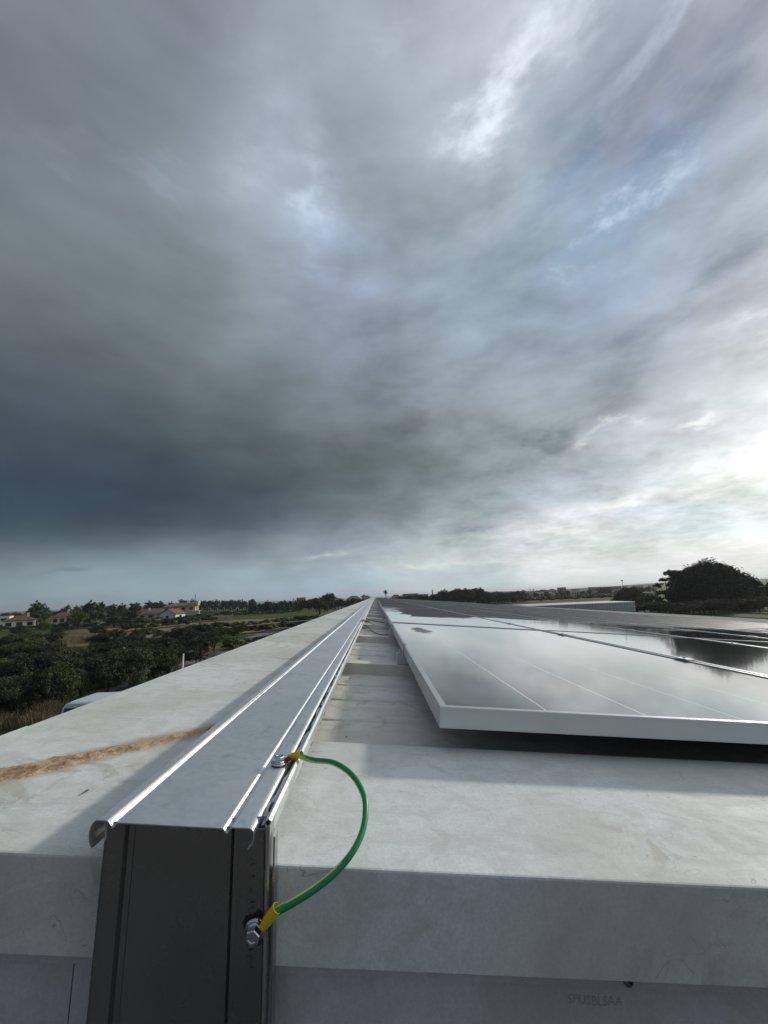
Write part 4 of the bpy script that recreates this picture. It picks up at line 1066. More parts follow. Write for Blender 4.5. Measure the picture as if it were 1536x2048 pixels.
for _ in range(400):
    px = rg.uniform(-60, 520); py = rg.uniform(1272, 1425)
    if (90 < px < 190 and 1262 < py < 1318) or (170 < px < 205 and py > 1320) or (280 < px < 500 and 1245 < py < 1275) or py > 1482 - 0.4 * px - 26: continue
    x, y = gp(px, py)
    if x > -0.4 * y and x > -12: continue
    k_ = rg.choice((0, 0, 2, 3, 1)); fill += 1
    if fill > 110: break
    plant(('shrub', k_), x, y, rg.uniform(1.2, 2.4), rg.uniform(1.8, 3.2), 'scrub_bush', 'dark scrub bush, one of many filling the thicket between the lawn and the roof edge', 'shrub', 'thicket of dark scrub bushes')

# dry grass along the yard edge and in the clearing
def tuft_field(name, areas, n, hh, seed, label):
    g = np.random.default_rng(seed); P = []
    for (cx, cy, rx_, ry_, share) in areas:
        k_ = int(n * share); a = g.uniform(0, 2 * np.pi, k_); r_ = np.sqrt(g.uniform(0, 1, k_))
        P.append(np.stack([cx + rx_ * r_ * np.cos(a), cy + ry_ * r_ * np.sin(a)], 1))
    P = np.concatenate(P); k_ = len(P)
    cl = np.sin(P[:, 0] * 1.7) * np.sin(P[:, 1] * 1.3 + P[:, 0])
    z = np.array([hgt(p[0], p[1]) for p in P])
    h = hh * g.uniform(0.4, 1.2, k_) * (1 + 0.5 * cl); a = g.uniform(0, 2 * np.pi, k_); w_ = 0.012 + 0.02 * g.random(k_)
    lean = g.normal(size=(k_, 2)) * 0.28 * h[:, None]
    base = np.stack([P[:, 0], P[:, 1], z], 1); sd_ = np.stack([np.cos(a) * w_, np.sin(a) * w_, np.zeros(k_)], 1)
    top_ = base + np.stack([lean[:, 0], lean[:, 1], h], 1)
    V = np.stack([base - sd_, base + sd_, top_ + sd_ * 0.2, top_ - sd_ * 0.2], 1).reshape(-1, 3)
    me = quad_mesh(name, V, np.arange(4 * k_).reshape(-1, 4), dry_l)
    o = bpy.data.objects.new(name, me); COL.objects.link(o); tag(o, label, 'grass', None, 'stuff')
ar = [(*gp(80, 1436), 5, 1.6, 0.22), (*gp(30, 1442), 4, 1.5, 0.15), (*gp(120, 1430), 3.0, 3.0, 0.15), (*gp(185, 1350), 3.5, 9, 0.2), (*gp(140, 1280), 14, 10, 0.28)]
tuft_field('dry_grass', ar, 30000, 0.55, 5, 'tall dry grass at the edge of the bare yard and in the clearing')

# hedgerows and orchards in the fields
CR = []
def row(pa_, pb_, n, h, w_, key, grp, lb):
    (xa, ya), (xb, yb) = gp(*pa_), gp(*pb_)
    for i in range(n):
        t_ = i / (n - 1); x = xa + (xb - xa) * t_ + rg.uniform(-1, 1); y = ya + (yb - ya) * t_ + rg.uniform(-1.5, 1.5)
        plant((key, rg.randint(0, 1)), x, y, h * rg.uniform(0.8, 1.2), w_ * rg.uniform(0.85, 1.15), 'orchard_tree' if key == 'crop' else 'field_tree', lb, 'tree', grp)
row((262, 1262), (392, 1249), 16, 2.6, 5.5, 'crop', 'dark hedge before the brown roofs', 'clipped dark tree in the hedge running below the brown roofed houses')
row((255, 1253), (430, 1243), 18, 2.6, 6, 'crop', 'second hedge before the brown roofs', 'dark tree of the farther hedge just under the brown house roofs')
row((400, 1262), (640, 1240), 22, 1.9, 5.5, 'crop', 'green hedge bordering the tan field', 'low green tree in the hedge on the near side of the tan grass field')
row((380, 1240), (590, 1226), 22, 2.2, 7, 'crop', 'hedge behind the ruin', 'low green tree in the hedge behind the small ruined hut')
row((400, 1232), (600, 1220), 20, 2.2, 8, 'crop', 'farthest orchard row', 'low tree in the farthest orchard row left of the tray')
row((440, 1302), (520, 1290), 8, 1.3, 2.0, 'crop', 'young orchard plants', 'small young orchard bush on pale soil above the roof edge')
row((452, 1296), (530, 1285), 8, 1.3, 2.0, 'crop', 'young orchard plants, second row', 'small young orchard bush in the second row on pale soil')
row((420, 1275), (600, 1256), 18, 1.8, 4.2, 'crop', 'olive hedge nearest the roof edge', 'low hedge tree directly above the left roof edge')
row((0, 1262), (260, 1254), 16, 1.8, 5.5, 'crop', 'hedge before the left houses', 'dark hedge tree at the foot of the white and brown houses')

# tree belt on the left skyline and far centre
T_ = [(73,1248,10.5,9,2,'big dark spreading tree on the skyline right of the red roofed house'),(58,1246,8,7,0,'dark tree leaning on the left side of the big skyline tree'),(90,1244,8,7,2,'dark tree at the right side of the big skyline tree'),
 (118,1240,5.5,8,0,'low dark tree behind the brown roof'),(132,1238,8.5,8,3,'thin crowned greyish tree above the brown roof'),(152,1238,8.0,6,2,'small peaked tree right of the greyish tree'),(157,1256,6.2,6.5,1,'olive green round tree right of the brown roofed house'),
 (180,1252,8.6,8,2,'dark rounded tree above the white boundary wall'),(200,1250,8.2,8,0,'dark rounded tree at the right end of the white boundary wall'),(168,1246,8.4,8,2,'dark tree behind the olive green round tree'),
 (222,1242,7.6,8,0,'dark tree above the small white house'),(240,1244,7.4,8,2,'dark tree right of the small white house'),(268,1238,8,9,0,'dark tree behind the brown roofs, below the second palm'),(300,1232,9,10,2,'tall dark tree with spiky top behind the brown roofs'),(320,1230,9,11,0,'broad dark tree behind the brown roofs'),
 (340,1230,8,9,2,'dark tree left of the ochre villa'),(362,1228,9.5,10,0,'dark domed tree behind the ochre villa'),(385,1230,9,8,2,'dark tree right of the ochre villa'),(10,1240,5.5,10,0,'low dark tree on the skyline at the left frame edge'),(32,1238,5.5,10,2,'low dark tree between the frame edge and the big skyline tree'),
 (250,1252,5,8,0,'dark shrubby tree in front of the small white house'),(228,1254,5,8,2,'dark shrubby tree left of the brown roof cluster')]
for (px, py, h, w_, k_, lb) in T_:
    x, y = gp(px, py); plant(('tree', k_), x, y, h * 1.12, w_ * 1.1, 'garden_tree', lb, 'tree', 'trees around the left houses')
for i in range(26):
    px = 392 + i * 4.6; x, y = gp(px, 1224 - (px - 392) * 0.035 + rg.uniform(-0.5, 0.5))
    hh_ = rg.uniform(7.5, 10.5)
    plant(('cypress', 0) if i % 3 else ('round', 1), x, y, hh_ * 0.92, hh_ * 1.0, 'cypress_tree' if i % 3 else 'round_tree', 'dark tree in the dense row between the radio mast and the far orchard', 'tree', 'dense dark tree row on the skyline')
for i in range(34):
    px = 505 + i * 6.6 + rg.uniform(-2, 2)
    if px > 735: break
    v_ = at(px, 1200, rg.uniform(195, 250)); x, y = v_.x, v_.y; hh_ = rg.uniform(4.6, 7.2)
    plant(('tree', rg.choice((0, 2))), x, y, hh_, hh_ * 1.2, 'distant_tree', 'small dark tree in the distant belt left of where the tray meets the skyline', 'tree', 'distant tree belt left of the tray')
for (px, py, h, w_, lb) in [(655, 1222, 10.5, 14, 'dark clump of tall tree standing out left of the tray vanishing point'), (640, 1228, 8, 12, 'dark tree against the roof edge left of the far tray'), (668, 1214, 9, 10, 'ragged tree in front of the tan far building'), (728, 1205, 10, 10, 'round dark tree touching the far end of the roof')]:
    x, y = gp(px, py); plant(('round', 0), x, y, h, w_, 'round_tree', lb, 'tree')
# right of the vanishing point
for i in range(60):
    px = 800 + i * 4.2 + rg.uniform(-2, 2); 
    v_ = at(px, 1195, rg.uniform(200, 240)); x, y = v_.x, v_.y; hh_ = 5.6 + 1.8 * rg.random()
    if 880 < px < 965: hh_ *= 1.35
    plant(('tree', rg.choice((0, 2, 0))), x, y, hh_, hh_ * 1.25, 'distant_tree', 'small dark tree in the belt behind the far edge of the solar roof', 'tree', 'distant tree belt behind the solar roof')
for (px, h) in ((905, 15), (922, 16), (938, 17), (948, 16.5), (957, 15), (914, 15)):
    x, y = gp(px, 1207); plant(('round', px % 2), x, y, 0.8 * h * y / 330, 12 * y / 330, 'round_tree', 'tall rounded dark tree of the clump standing behind the far solar roof edge', 'tree', 'clump of rounded dark trees')
x, y = gp(866, 1205); plant(('cypress', 0), x, y, 11.5 * y / 330, 9 * y / 330, 'conifer_tree', 'slender pointed conifer rising from the trees left of the rounded clump', 'tree')
# big pine group on the right
def big(name, label, px, py0, lobes, n, size, d, lm=pine_l, core=0.6, cat='tree', tr=0.5):
    b0 = at(px, py0, d); z0 = hgt(b0.x, b0.y)
    t = thing(name, label, cat, (b0.x, b0.y, z0))
    LL = []
    for (lx, ly, rx_, rz_, dy) in lobes:           # lobe centre and size as seen, in photo pixels
        c = at(lx, ly, d + dy); s_ = (d + dy) / 769.0 * 1.0
        LL.append((c.x - b0.x, c.y - b0.y, c.z - z0, rx_ * s_, rx_ * s_ * 0.9, rz_ * s_))
    V, Q = leaves(LL, n, size, 77, core=core)
    o = bpy.data.objects.new('crown', quad_mesh('crown', V, Q, lm)); COL.objects.link(o); o.parent = t
    tm = trunk_mesh(max(2.5, min(l[2] for l in LL)), tr, [(l[0], l[1], l[2]) for l in LL], 5)
    o = bpy.data.objects.new('trunk', tm); COL.objects.link(o); o.parent = t
    return t
big('pine_tree', 'huge dark umbrella pine with domed crown behind the right side of the roof', 1415, 1235,
    [(1418, 1140, 30, 20, 0), (1390, 1150, 30, 18, 3), (1448, 1150, 28, 20, -3), (1365, 1160, 28, 20, 0), (1478, 1166, 26, 22, 2), (1400, 1178, 45, 32, 0), (1450, 1188, 45, 32, -4), (1498, 1188, 22, 24, 0), (1365, 1192, 28, 28, 4), (1430, 1212, 60, 24, 0), (1490, 1210, 32, 24, 2), (1516, 1192, 15, 26, 0), (1385, 1215, 34, 22, 0), (1508, 1218, 22, 22, 0), (1462, 1222, 50, 18, -3), (1500, 1172, 22, 20, 0), (1420, 1168, 50, 32, 0), (1400, 1195, 55, 34, 0), (1468, 1196, 48, 32, 0), (1375, 1172, 30, 22, 0)], 110000, 0.27, 100, core=0.68)
big('pine_tree', 'sparse pine with gaps in its crown at the left side of the huge pine', 1345, 1235,
    [(1342, 1148, 14, 8, 0), (1330, 1160, 12, 7, 0), (1318, 1172, 10, 7, 0), (1345, 1172, 12, 9, 2), (1355, 1150, 12, 8, 0), (1328, 1186, 14, 7, 0), (1345, 1196, 14, 10, 0), (1320, 1200, 10, 6, 0), (1350, 1212, 14, 12, 0)], 9000, 0.17, 98, core=0.45, tr=0.35)
big('pine_tree', 'dark pine cut by the right frame edge', 1545, 1235, [(1550, 1180, 22, 18, 0), (1535, 1190, 10, 14, 0), (1548, 1205, 22, 18, 0)], 9000, 0.17, 110)
big('round_tree', 'round dark tree standing left of the pines behind the grey parapet', 1262, 1215, [(1262, 1188, 22, 14, 0), (1245, 1195, 16, 12, 0), (1280, 1195, 14, 13, 0), (1262, 1204, 26, 12, 0), (1232, 1202, 12, 7, 0)], 15000, 0.24, 150, dark_l)
# brownish brush under the pines
brush = leaf_mat('brown_brush', (0.05, 0.045, 0.03), (0.13, 0.11, 0.08), 0.9)
make_proto(('brush', 0), rnd_lobes(7, 130, 0.45, 0.2, 0.55, 0.2, 0.32), 2600, 0.035, brush, 0.3, 0.02, 131)
for i in range(26):
    px = 1290 + i * 10 + rg.uniform(-3, 3); v = at(px, 1225, 86 + rg.uniform(-6, 5))
    plant(('brush', 0), v.x, v.y, rg.uniform(3.0, 4.8), rg.uniform(4, 6), 'dry_bush', 'brownish bare bush along the far roof edge below the pines', 'shrub', 'brown brush below the pines')
v = at(1300, 1215, 95); plant(('shrub', 1), v.x, v.y, 4.6, 6, 'scrub_bush', 'grey green bush right of the grey parapet end', 'shrub', None)

# palms
def palm(name, label, px, py_top, d, crown_r, nfr=22, lean=0.0, group=None):
    c = at(px, py_top, d); x, y = c.x, c.y; z0 = hgt(x, y); H = c.z - z0
    t = thing(name, label, 'palm tree', (x, y, z0), None, group)
    m = MB(); m.tube([(x, y, z0 - 0.1), (x + 0.2, y, z0 + H * 0.5), (x, y, z0 + H)], [crown_r * 0.13, crown_r * 0.1, crown_r * 0.12], 8); m.build('trunk', bark, t)
    m = MB(); g = random.Random(int(px))
    for i in range(nfr):
        a = 6.283 * i / nfr + g.uniform(-.15, .15); up_ = g.uniform(-0.5, 1.25); L_ = crown_r * g.uniform(0.85, 1.1)
        pts = []; dirh = Vector((math.cos(a), math.sin(a), 0)); p = Vector((x, y, z0 + H)); el = up_
        for k_ in range(6):
            pts.append(p.copy()); p += (dirh * math.cos(el) + Vector((0, 0, math.sin(el)))) * L_ / 5; el -= 0.33
        sd_ = dirh.cross(Vector((0, 0, 1)))
        for k_ in range(1, 6):
            for q in (0.0, 0.5):
                c0 = pts[k_ - 1].lerp(pts[k_], q); w_ = L_ * 0.24 * math.sin(0.35 + 2.5 * (k_ + q) / 6.2)
                for s_ in (-1, 1):
                    e_ = c0 + sd_ * s_ * w_ + (pts[k_] - pts[k_ - 1]) * 0.7 - Vector((0, 0, w_ * 0.45)); wd = (pts[k_] - pts[k_ - 1]) * 0.16
                    m.add([c0 - wd, c0 + wd, e_], [(0, 1, 2)])
    m.build('crown', palm_l, t)
palm('palm_tree', 'lone palm standing on the skyline just right of where the tray vanishes', 771, 1183, 150, 1.35, 34)
palm('palm_tree', 'tall slender palm on the left skyline above the boundary wall', 199, 1207, 240, 1.7, group=None)
palm('palm_tree', 'tall palm on the left skyline between the small white house and brown roofs', 262, 1208, 240, 1.6)
palm('palm_tree', 'tall palm above the dense dark tree row', 433, 1200, 300, 1.5)
palm('palm_tree', 'shorter palm among the dense dark tree row', 413, 1207, 280, 1.5)
for i, (px, py) in enumerate(((1044, 1180), (1049, 1181), (1060, 1178), (1067, 1178), (587, 1198))):
    palm('palm_tree', ['leftmost little palm on the right skyline', 'second little palm from the left on the right skyline', 'left of two close palms beside the hillside houses', 'right of two close palms beside the hillside houses', 'thin palm in the distant belt left of the tray'][i], px, py, 300, 1.2, 16)

# ------------------------------------------------------------------ houses
def stucco(name, c): return mat(name, c, 0.85, var=0.12, vscale=0.6, coords='World')
WALLS = {'white': stucco('white_render', (0.66, 0.66, 0.63)), 'ochre': stucco('ochre_render', (0.42, 0.32, 0.19)), 'grey': stucco('grey_render', (0.36, 0.35, 0.34)), 'pink': stucco('pinkish_render', (0.45, 0.38, 0.34)), 'tan': stucco('tan_render', (0.40, 0.35, 0.27))}
def roof_tile(name, c):
    def ext(T, b, vec, col):
        P = T.new('ShaderNodeNewGeometry').outputs['Position']
        w_ = T.new('ShaderNodeTexWave'); w_.inputs['Scale'].default_value = 1.6; w_.inputs['Distortion'].default_value = 1.0; T.put(w_.inputs['Vector'], P)
        n = T.noise(P, 1.2, 5, 0.7)
        T.put(b.inputs['Base Color'], T.mix(T.m('MULTIPLY', T.m('ADD', n, w_.outputs['Fac']), 0.5), tuple(q * 0.55 for q in c) + (1,), tuple(q * 1.35 for q in c) + (1,)))
    return mat(name, c, 0.85, ext=ext)
ROOFS = {'red': roof_tile('red_tiles', (0.145, 0.075, 0.055)), 'brown': roof_tile('brown_tiles', (0.15, 0.095, 0.065)), 'grey': roof_tile('grey_tiles', (0.24, 0.22, 0.20)), 'pale': roof_tile('pale_tiles', (0.24, 0.18, 0.135))}
winm = mat('window_pane', (0.02, 0.025, 0.03), 0.12)
shut = mat('window_frame_paint', (0.30, 0.27, 0.24), 0.6)


def house(name, label, cx, cy, w_, d_, h_, rot, wall, roofk, rk='hip', rh=1.6, nw=3, floors=1, chim=False, zb=None, group=None, door=False, porch=False):
    z0 = hgt(cx, cy) if zb is None else zb
    t = thing(name, label, 'house', (cx, cy, z0 - 0.2), Matrix.Rotation(rot, 4, 'Z'), group)
    A = PM[t.name]; X = lambda p: A @ Vector((p[0], p[1], p[2] + 0.2))
    m = MB(X); m.box(-w_ / 2, w_ / 2, -d_ / 2, d_ / 2, -0.2, h_)
    if rk == 'gable':
        for s_ in (-1, 1): m.add([(s_ * w_ / 2, -d_ / 2, h_), (s_ * w_ / 2, d_ / 2, h_), (s_ * w_ / 2, 0, h_ + rh)], [(0, 1, 2)])
    m.build('wall', WALLS[wall], t)
    o = 0.4; m = MB(X)
    if rk == 'hip':
        rl = max(0.5, (w_ - d_) / 2)
        m.add([(-w_ / 2 - o, -d_ / 2 - o, h_ + .02), (w_ / 2 + o, -d_ / 2 - o, h_ + .02), (w_ / 2 + o, d_ / 2 + o, h_ + .02), (-w_ / 2 - o, d_ / 2 + o, h_ + .02), (-rl, 0, h_ + rh), (rl, 0, h_ + rh)],
              [(0, 3, 2, 1), (0, 1, 5, 4), (1, 2, 5), (2, 3, 4, 5), (3, 0, 4)])
        m.box(-w_ / 2 - o, w_ / 2 + o, -d_ / 2 - o, d_ / 2 + o, h_ - 0.13, h_ + 0.0)
    elif rk == 'gable':
        for s_ in (-1, 1):
            m.add([(-w_ / 2 - o, s_ * (d_ / 2 + o), h_ - 0.15), (w_ / 2 + o, s_ * (d_ / 2 + o), h_ - 0.15), (w_ / 2 + o, 0, h_ + rh + .1), (-w_ / 2 - o, 0, h_ + rh + .1),
                   (-w_ / 2 - o, s_ * (d_ / 2 + o), h_), (w_ / 2 + o, s_ * (d_ / 2 + o), h_), (w_ / 2 + o, 0, h_ + rh + .25), (-w_ / 2 - o, 0, h_ + rh + .25)],
                  [(0, 3, 2, 1), (4, 5, 6, 7), (0, 1, 5, 4), (2, 3, 7, 6), (1, 2, 6, 5), (0, 4, 7, 3)])
    else:
        m.box(-w_ / 2 - 0.1, w_ / 2 + 0.1, -d_ / 2 - 0.1, d_ / 2 + 0.1, h_ + 0.003, h_ + 0.35)
    rf = m.build('roof', ROOFS[roofk] if rk != 'flat' else WALLS[wall], t)
    if chim:
        m = MB(X); m.box(w_ * 0.18, w_ * 0.18 + 0.7, -0.3, 0.5, h_ + rh * 0.3, h_ + rh + 0.7); m.box(w_ * 0.18 - .08, w_ * 0.18 + 0.78, -0.38, 0.58, h_ + rh + 0.701, h_ + rh + 0.85); m.build('chimney', WALLS['white'], rf)
    fh = h_ / floors
    for f_ in range(floors):
        for i in range(nw):
            xw = -w_ / 2 + w_ * (i + 0.5) / nw; zc_ = fh * f_ + fh * 0.36; ww, wh = min(0.75, w_ / nw * 0.3), fh * 0.42
            if door and f_ == 0 and i == nw // 2:
                m = MB(X); m.box(xw - 0.5, xw + 0.5, -d_ / 2 - 0.05, -d_ / 2 + 0.02, 0, 2.1); m.build('door', shut, t); continue
            m = MB(X)
            m.box(xw - ww - .08, xw - ww, -d_ / 2 - 0.06, -d_ / 2 - 0.002, zc_ - .08, zc_ + wh + .08); m.box(xw + ww, xw + ww + .08, -d_ / 2 - 0.06, -d_ / 2 - 0.002, zc_ - .08, zc_ + wh + .08)
            m.box(xw - ww, xw + ww, -d_ / 2 - 0.06, -d_ / 2 - 0.002, zc_ - .08, zc_); m.box(xw - ww, xw + ww, -d_ / 2 - 0.06, -d_ / 2 - 0.002, zc_ + wh, zc_ + wh + .08)
            wf = m.build('window', shut, t)
            m = MB(X); m.box(xw - ww + .003, xw + ww - .003, -d_ / 2 - 0.03, -d_ / 2 - 0.004, zc_ + .003, zc_ + wh - .003); m.build('pane', winm, wf)
    for s_ in (-1, 1):
        m = MB(X); zc_ = fh * (floors - 1) + fh * 0.4; m.box(s_ * w_ / 2 - 0.04, s_ * w_ / 2 + 0.04, -0.6, 0.6, zc_, zc_ + fh * 0.38); m.build('window', winm, t)
    return t
def hp(px, py, *a, **k):
    x, y = gp(px, py); return x, y
def face(x, y): return math.atan2(-x, y)                 # front turned roughly towards us
H_ = [(38,1258,8.5,7,3.1,'white','red','hip',1.7,3,1,True,'white house with bright red tiled roof near the left frame edge',0.25),
 (-2,1258,6,6,4.4,'white','grey','flat',0,2,2,False,'white house corner cut by the left frame edge',0.1),
 (124,1250,6.5,6,3.4,'tan','red','hip',1.9,3,1,True,'house with reddish brown roof among dark trees, right of the big tree',0.2),
 (222,1238,9,7,2.6,'white','grey','flat',0,2,1,False,'low white house left of the brown roof cluster',0.0),(250,1238,11,8,3.4,'white','pale','gable',1.4,3,1,True,'white gabled house at the left end of the brown roof cluster',0.3),
 (286,1240,10,8,2.4,'pink','brown','hip',2.0,3,1,True,'low house with dark brown hipped roof, left part of the roof cluster',0.1),(318,1238,13,9,2.3,'white','brown','gable',2.2,3,1,False,'wide house with long brown roof and white gable end',0.3),
 (316,1230,9,7,3.4,'ochre','pale','hip',1.5,2,1,False,'pale roofed house behind the wide brown roof',0.1),(344,1241,7,7,2.4,'white','brown','gable',1.9,1,1,False,'small white gable at the right end of the brown roof cluster',1.2)]
for (px, py, w_, d_, h_, wl, rf, rk, rh, nw, fl, ch, lb, rot) in H_:
    x, y = gp(px, py); house('house', lb, x, y, w_, d_, h_, face(x, y) * 0.6 + rot, wl, rf, rk, rh, nw, fl, ch, group='houses on the left')
x, y = gp(362, 1237)
vl = house('villa', 'two storey ochre villa with tiled roofs right of the brown roof cluster', x, y, 13, 8, 5.4, face(x, y) * 0.5, 'ochre', 'pale', 'hip', 1.5, 4, 2, True)
A = PM[vl.name]; X = lambda p: A @ Vector(p)
m = MB(X); m.box(3.2, 8.6, -5.6, -4.1, 0, 3.2); m.box(4.2, 7.6, -4.098, 1.0, 5.62, 7.0); m.build('wing', WALLS['tan'], vl)
m = MB(X); m.box(4.0, 7.8, -4.3, 1.2, 7.003, 7.3); m.box(3.0, 8.8, -5.8, -4.1, 3.203, 3.45); m.build('terrace_roof', WALLS['white'], vl)
# ruined hut
x, y = gp(445, 1242); rt = thing('ruined_hut', 'roofless pale block hut with two dark window openings in the tan field', 'hut', (x, y, GZ - 0.1), Matrix.Rotation(0.42, 4, 'Z'))
A = PM[rt.name]; X = lambda p: A @ Vector(p)
m = MB(X); hw = 3.4
blk = mat('concrete_block', (0.30, 0.28, 0.22), 0.9, var=0.25, vscale=2, coords='World')
for xa, xb, za, zb in ((-hw, hw, 0, 0.75), (-hw, -2.4, .751, 1.7), (-1.7, 0.5, .751, 1.7), (1.2, hw, .751, 1.7), (-hw, hw, 1.701, 2.1)): m.box(xa, xb, -2.2, -2.0, za, zb)
m.build('wall', blk, rt)
for s_ in (0, 1):
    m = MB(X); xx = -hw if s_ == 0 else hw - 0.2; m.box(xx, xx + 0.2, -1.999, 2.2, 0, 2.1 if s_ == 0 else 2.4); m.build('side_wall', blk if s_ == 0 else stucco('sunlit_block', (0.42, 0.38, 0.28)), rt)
m = MB(X); m.box(-hw + .201, hw - .201, 2.0, 2.2, 0, 2.1); m.build('rear_wall', blk, rt)
# boundary wall, white
x, y = gp(186, 1251); t = thing('boundary_wall', 'low white boundary wall under the dark trees on the left', 'wall', (x, y, GZ), Matrix.Rotation(0.3, 4, 'Z'))
A = PM[t.name]; X = lambda p: A @ Vector(p)
m = MB(X); m.box(-8, -1, -.1, .1, 0, 1.0); m.box(1.5, 8.5, -.1, .1, 0, 1.1); m.build('wall_panel', WALLS['white'], t)
m = MB(X); m.box(-8.1, -7.6, -.2, .2, 0, 1.35); m.box(-1, -.6, -.2, .2, 0, 1.35); m.box(1.1, 1.5, -.2, .2, 0, 1.35); m.build('pillar', WALLS['white'], t)
# far centre buildings
def far(px0, px1, py_top, py_base, d, lb, wl, rf, rk, nw, fl, rh=0.3, group=None):
    a = at(px0, py_base, d); b_ = at(px1, py_base, d); tp = at((px0 + px1) / 2, py_top, d)
    z0 = hgt((a.x + b_.x) / 2, d) if rk != 'x' else a.z
    hh_ = tp.z - z0; 
    rh_ = rh * hh_ if rk == 'hip' else 0
    house('apartment_block' if fl > 2 else 'house', lb, (a.x + b_.x) / 2, d, b_.x - a.x, (b_.x - a.x) * 0.6 if b_.x - a.x < 14 else 9, max(2.5, hh_ - rh_), 0.0, wl, rf, rk, max(rh_, 0.6), nw, fl, False, z0, group)
FB = [(594, 612, 1196, 1208, 270, 'pale flat building partly hidden by trees left of the tray', 'tan', 'grey', 'flat', 4, 2), (613, 634, 1198, 1208, 265, 'low tan building right of the pale flat one, half behind trees', 'tan', 'brown', 'hip', 4, 2),
 (666, 684, 1196, 1206, 290, 'far tan house behind the ragged tree', 'tan', 'grey', 'hip', 2, 2), (694, 722, 1191.5, 1205, 260, 'tan building with flat hipped roof left of where the tray vanishes', 'tan', 'grey', 'hip', 5, 2), (726, 742, 1191, 1203, 270, 'small grey building touching the far end of the tray', 'grey', 'grey', 'hip', 2, 2),
 (782, 802, 1189, 1200, 250, 'broad low roofed building right of the lone palm', 'tan', 'pale', 'hip', 3, 1), (806, 836, 1188, 1200, 300, 'long terrace of pale houses, left part', 'pink', 'grey', 'flat', 7, 2), (836, 856, 1189, 1200, 305, 'long terrace of pale houses, right part', 'tan', 'grey', 'flat', 5, 2)]
for f_ in FB: far(*f_, group='far buildings near the vanishing point')
HB = [(1000, 1022, 1187, 1196, 330, 'white low house with red roof at the left end of the hillside houses', 'white', 'red', 'hip', 4, 1), (1024, 1040, 1186, 1196, 340, 'pale flat house beside the little palms', 'pink', 'grey', 'flat', 3, 1),
 (1064, 1100, 1185, 1194, 320, 'long pale house on the hillside below the two close palms', 'white', 'brown', 'flat', 6, 1), (1076, 1098, 1179, 1192, 350, 'brown roofed house above the long pale house', 'pink', 'brown', 'hip', 4, 2), (1098, 1112, 1177.5, 1190, 360, 'small grey house with hipped roof on the hillside', 'grey', 'grey', 'hip', 3, 2),
 (1118, 1132, 1175.5, 1190, 350, 'square pale two storey house on the hillside', 'pink', 'grey', 'flat', 3, 2), (1106, 1130, 1188, 1195, 310, 'white low house in front of the square two storey house', 'white', 'grey', 'flat', 4, 1), (1140, 1168, 1182, 1191, 320, 'long white house with grey roof in the middle of the hillside', 'white', 'grey', 'flat', 6, 1),
 (1144, 1160, 1178, 1188, 360, 'brown roofed house behind the long white house', 'pink', 'brown', 'hip', 3, 2), (1182, 1206, 1174.5, 1187, 360, 'left block of the pale terrace near the mast', 'pink', 'grey', 'flat', 6, 2), (1206, 1224, 1174, 1187, 362, 'middle block of the pale terrace near the mast', 'grey', 'grey', 'flat', 5, 2), (1224, 1241, 1173.5, 1187, 358, 'right block of the pale terrace beside the mast', 'pink', 'grey', 'flat', 4, 2),
 (1188, 1204, 1184, 1191, 310, 'white house below the pale terrace, left one', 'white', 'red', 'hip', 3, 1), (1212, 1228, 1183, 1191, 305, 'white house below the pale terrace, right one', 'white', 'grey', 'flat', 3, 1), (1246, 1256, 1171.5, 1180, 380, 'small domed white house right of the mast', 'white', 'grey', 'hip', 2, 1),
 (1286, 1312, 1191, 1197, 190, 'low pale shed between the round tree and the pines', 'pink', 'pale', 'flat', 3, 1), (1268, 1284, 1172, 1180, 480, 'distant pale house on the ridge behind the round tree', 'grey', 'grey', 'flat', 3, 1), (1300, 1318, 1171, 1178, 520, 'distant pale house on the ridge left of the pines', 'grey', 'grey', 'flat', 3, 1)]
for f_ in HB: far(*f_, group='houses on the right hillside')
for i in range(70):
    px = 965 + i * 5.2 + rg.uniform(-3, 3)
    d = rg.choice((300, 335, 370)); 
    if px > 1310: break
    v = at(px, 1190, d); hh_ = rg.uniform(3.5, 6.6)
    plant(('tree', rg.choice((0, 1, 2, 3))), v.x, v.y, hh_, hh_ * 1.2, 'hillside_tree', 'small tree between the pale houses of the right hillside', 'tree', 'trees among the hillside houses')
# green crop field in front of the hillside
for j in range(4):
    for i in range(22):
        px = 960 + i * 13 + rg.uniform(-3, 3); d = 215 + j * 22; v = at(px, 1200, d)
        plant(('crop', (i + j) % 2), v.x, v.y, 2.6 + 0.4 * rg.random(), 8.5, 'orchard_tree', 'low green orchard tree in the field before the hillside houses', 'tree', 'orchard before the right hillside')

# masts
def mast(label, px, py_top, d, r, head):
    c = at(px, py_top, d); z0 = hgt(c.x, c.y); t = thing('radio_mast', label, 'mast', (c.x, c.y, z0))
    m = MB(); m.tube([(c.x, c.y, z0), (c.x, c.y, c.z)], [r * 1.3, r], 6); m.build('pole', mat('mast_steel', (0.2, 0.2, 0.2), 0.6), t)
    m = MB()
    if head:
        m.tube([(c.x, c.y, c.z + 0.005), (c.x, c.y, c.z + 1.1)], [0.9, 1.1], 8)
    else:
        for k_ in range(5): m.box(c.x - 0.5, c.x + 0.5, c.y - 0.1, c.y + 0.1, c.z - 1 - 2.2 * k_, c.z - 0.7 - 2.2 * k_)
    m.build('antenna', MATS.setdefault('ant', mat('antenna_grey', (0.25, 0.25, 0.25), 0.6)), t)
mast('tall thin radio mast on the left skyline above the ochre villa', 391, 1188, 300, 0.28, False)
mast('slim mast with a small round head on the right skyline', 1244, 1162, 400, 0.18, True)
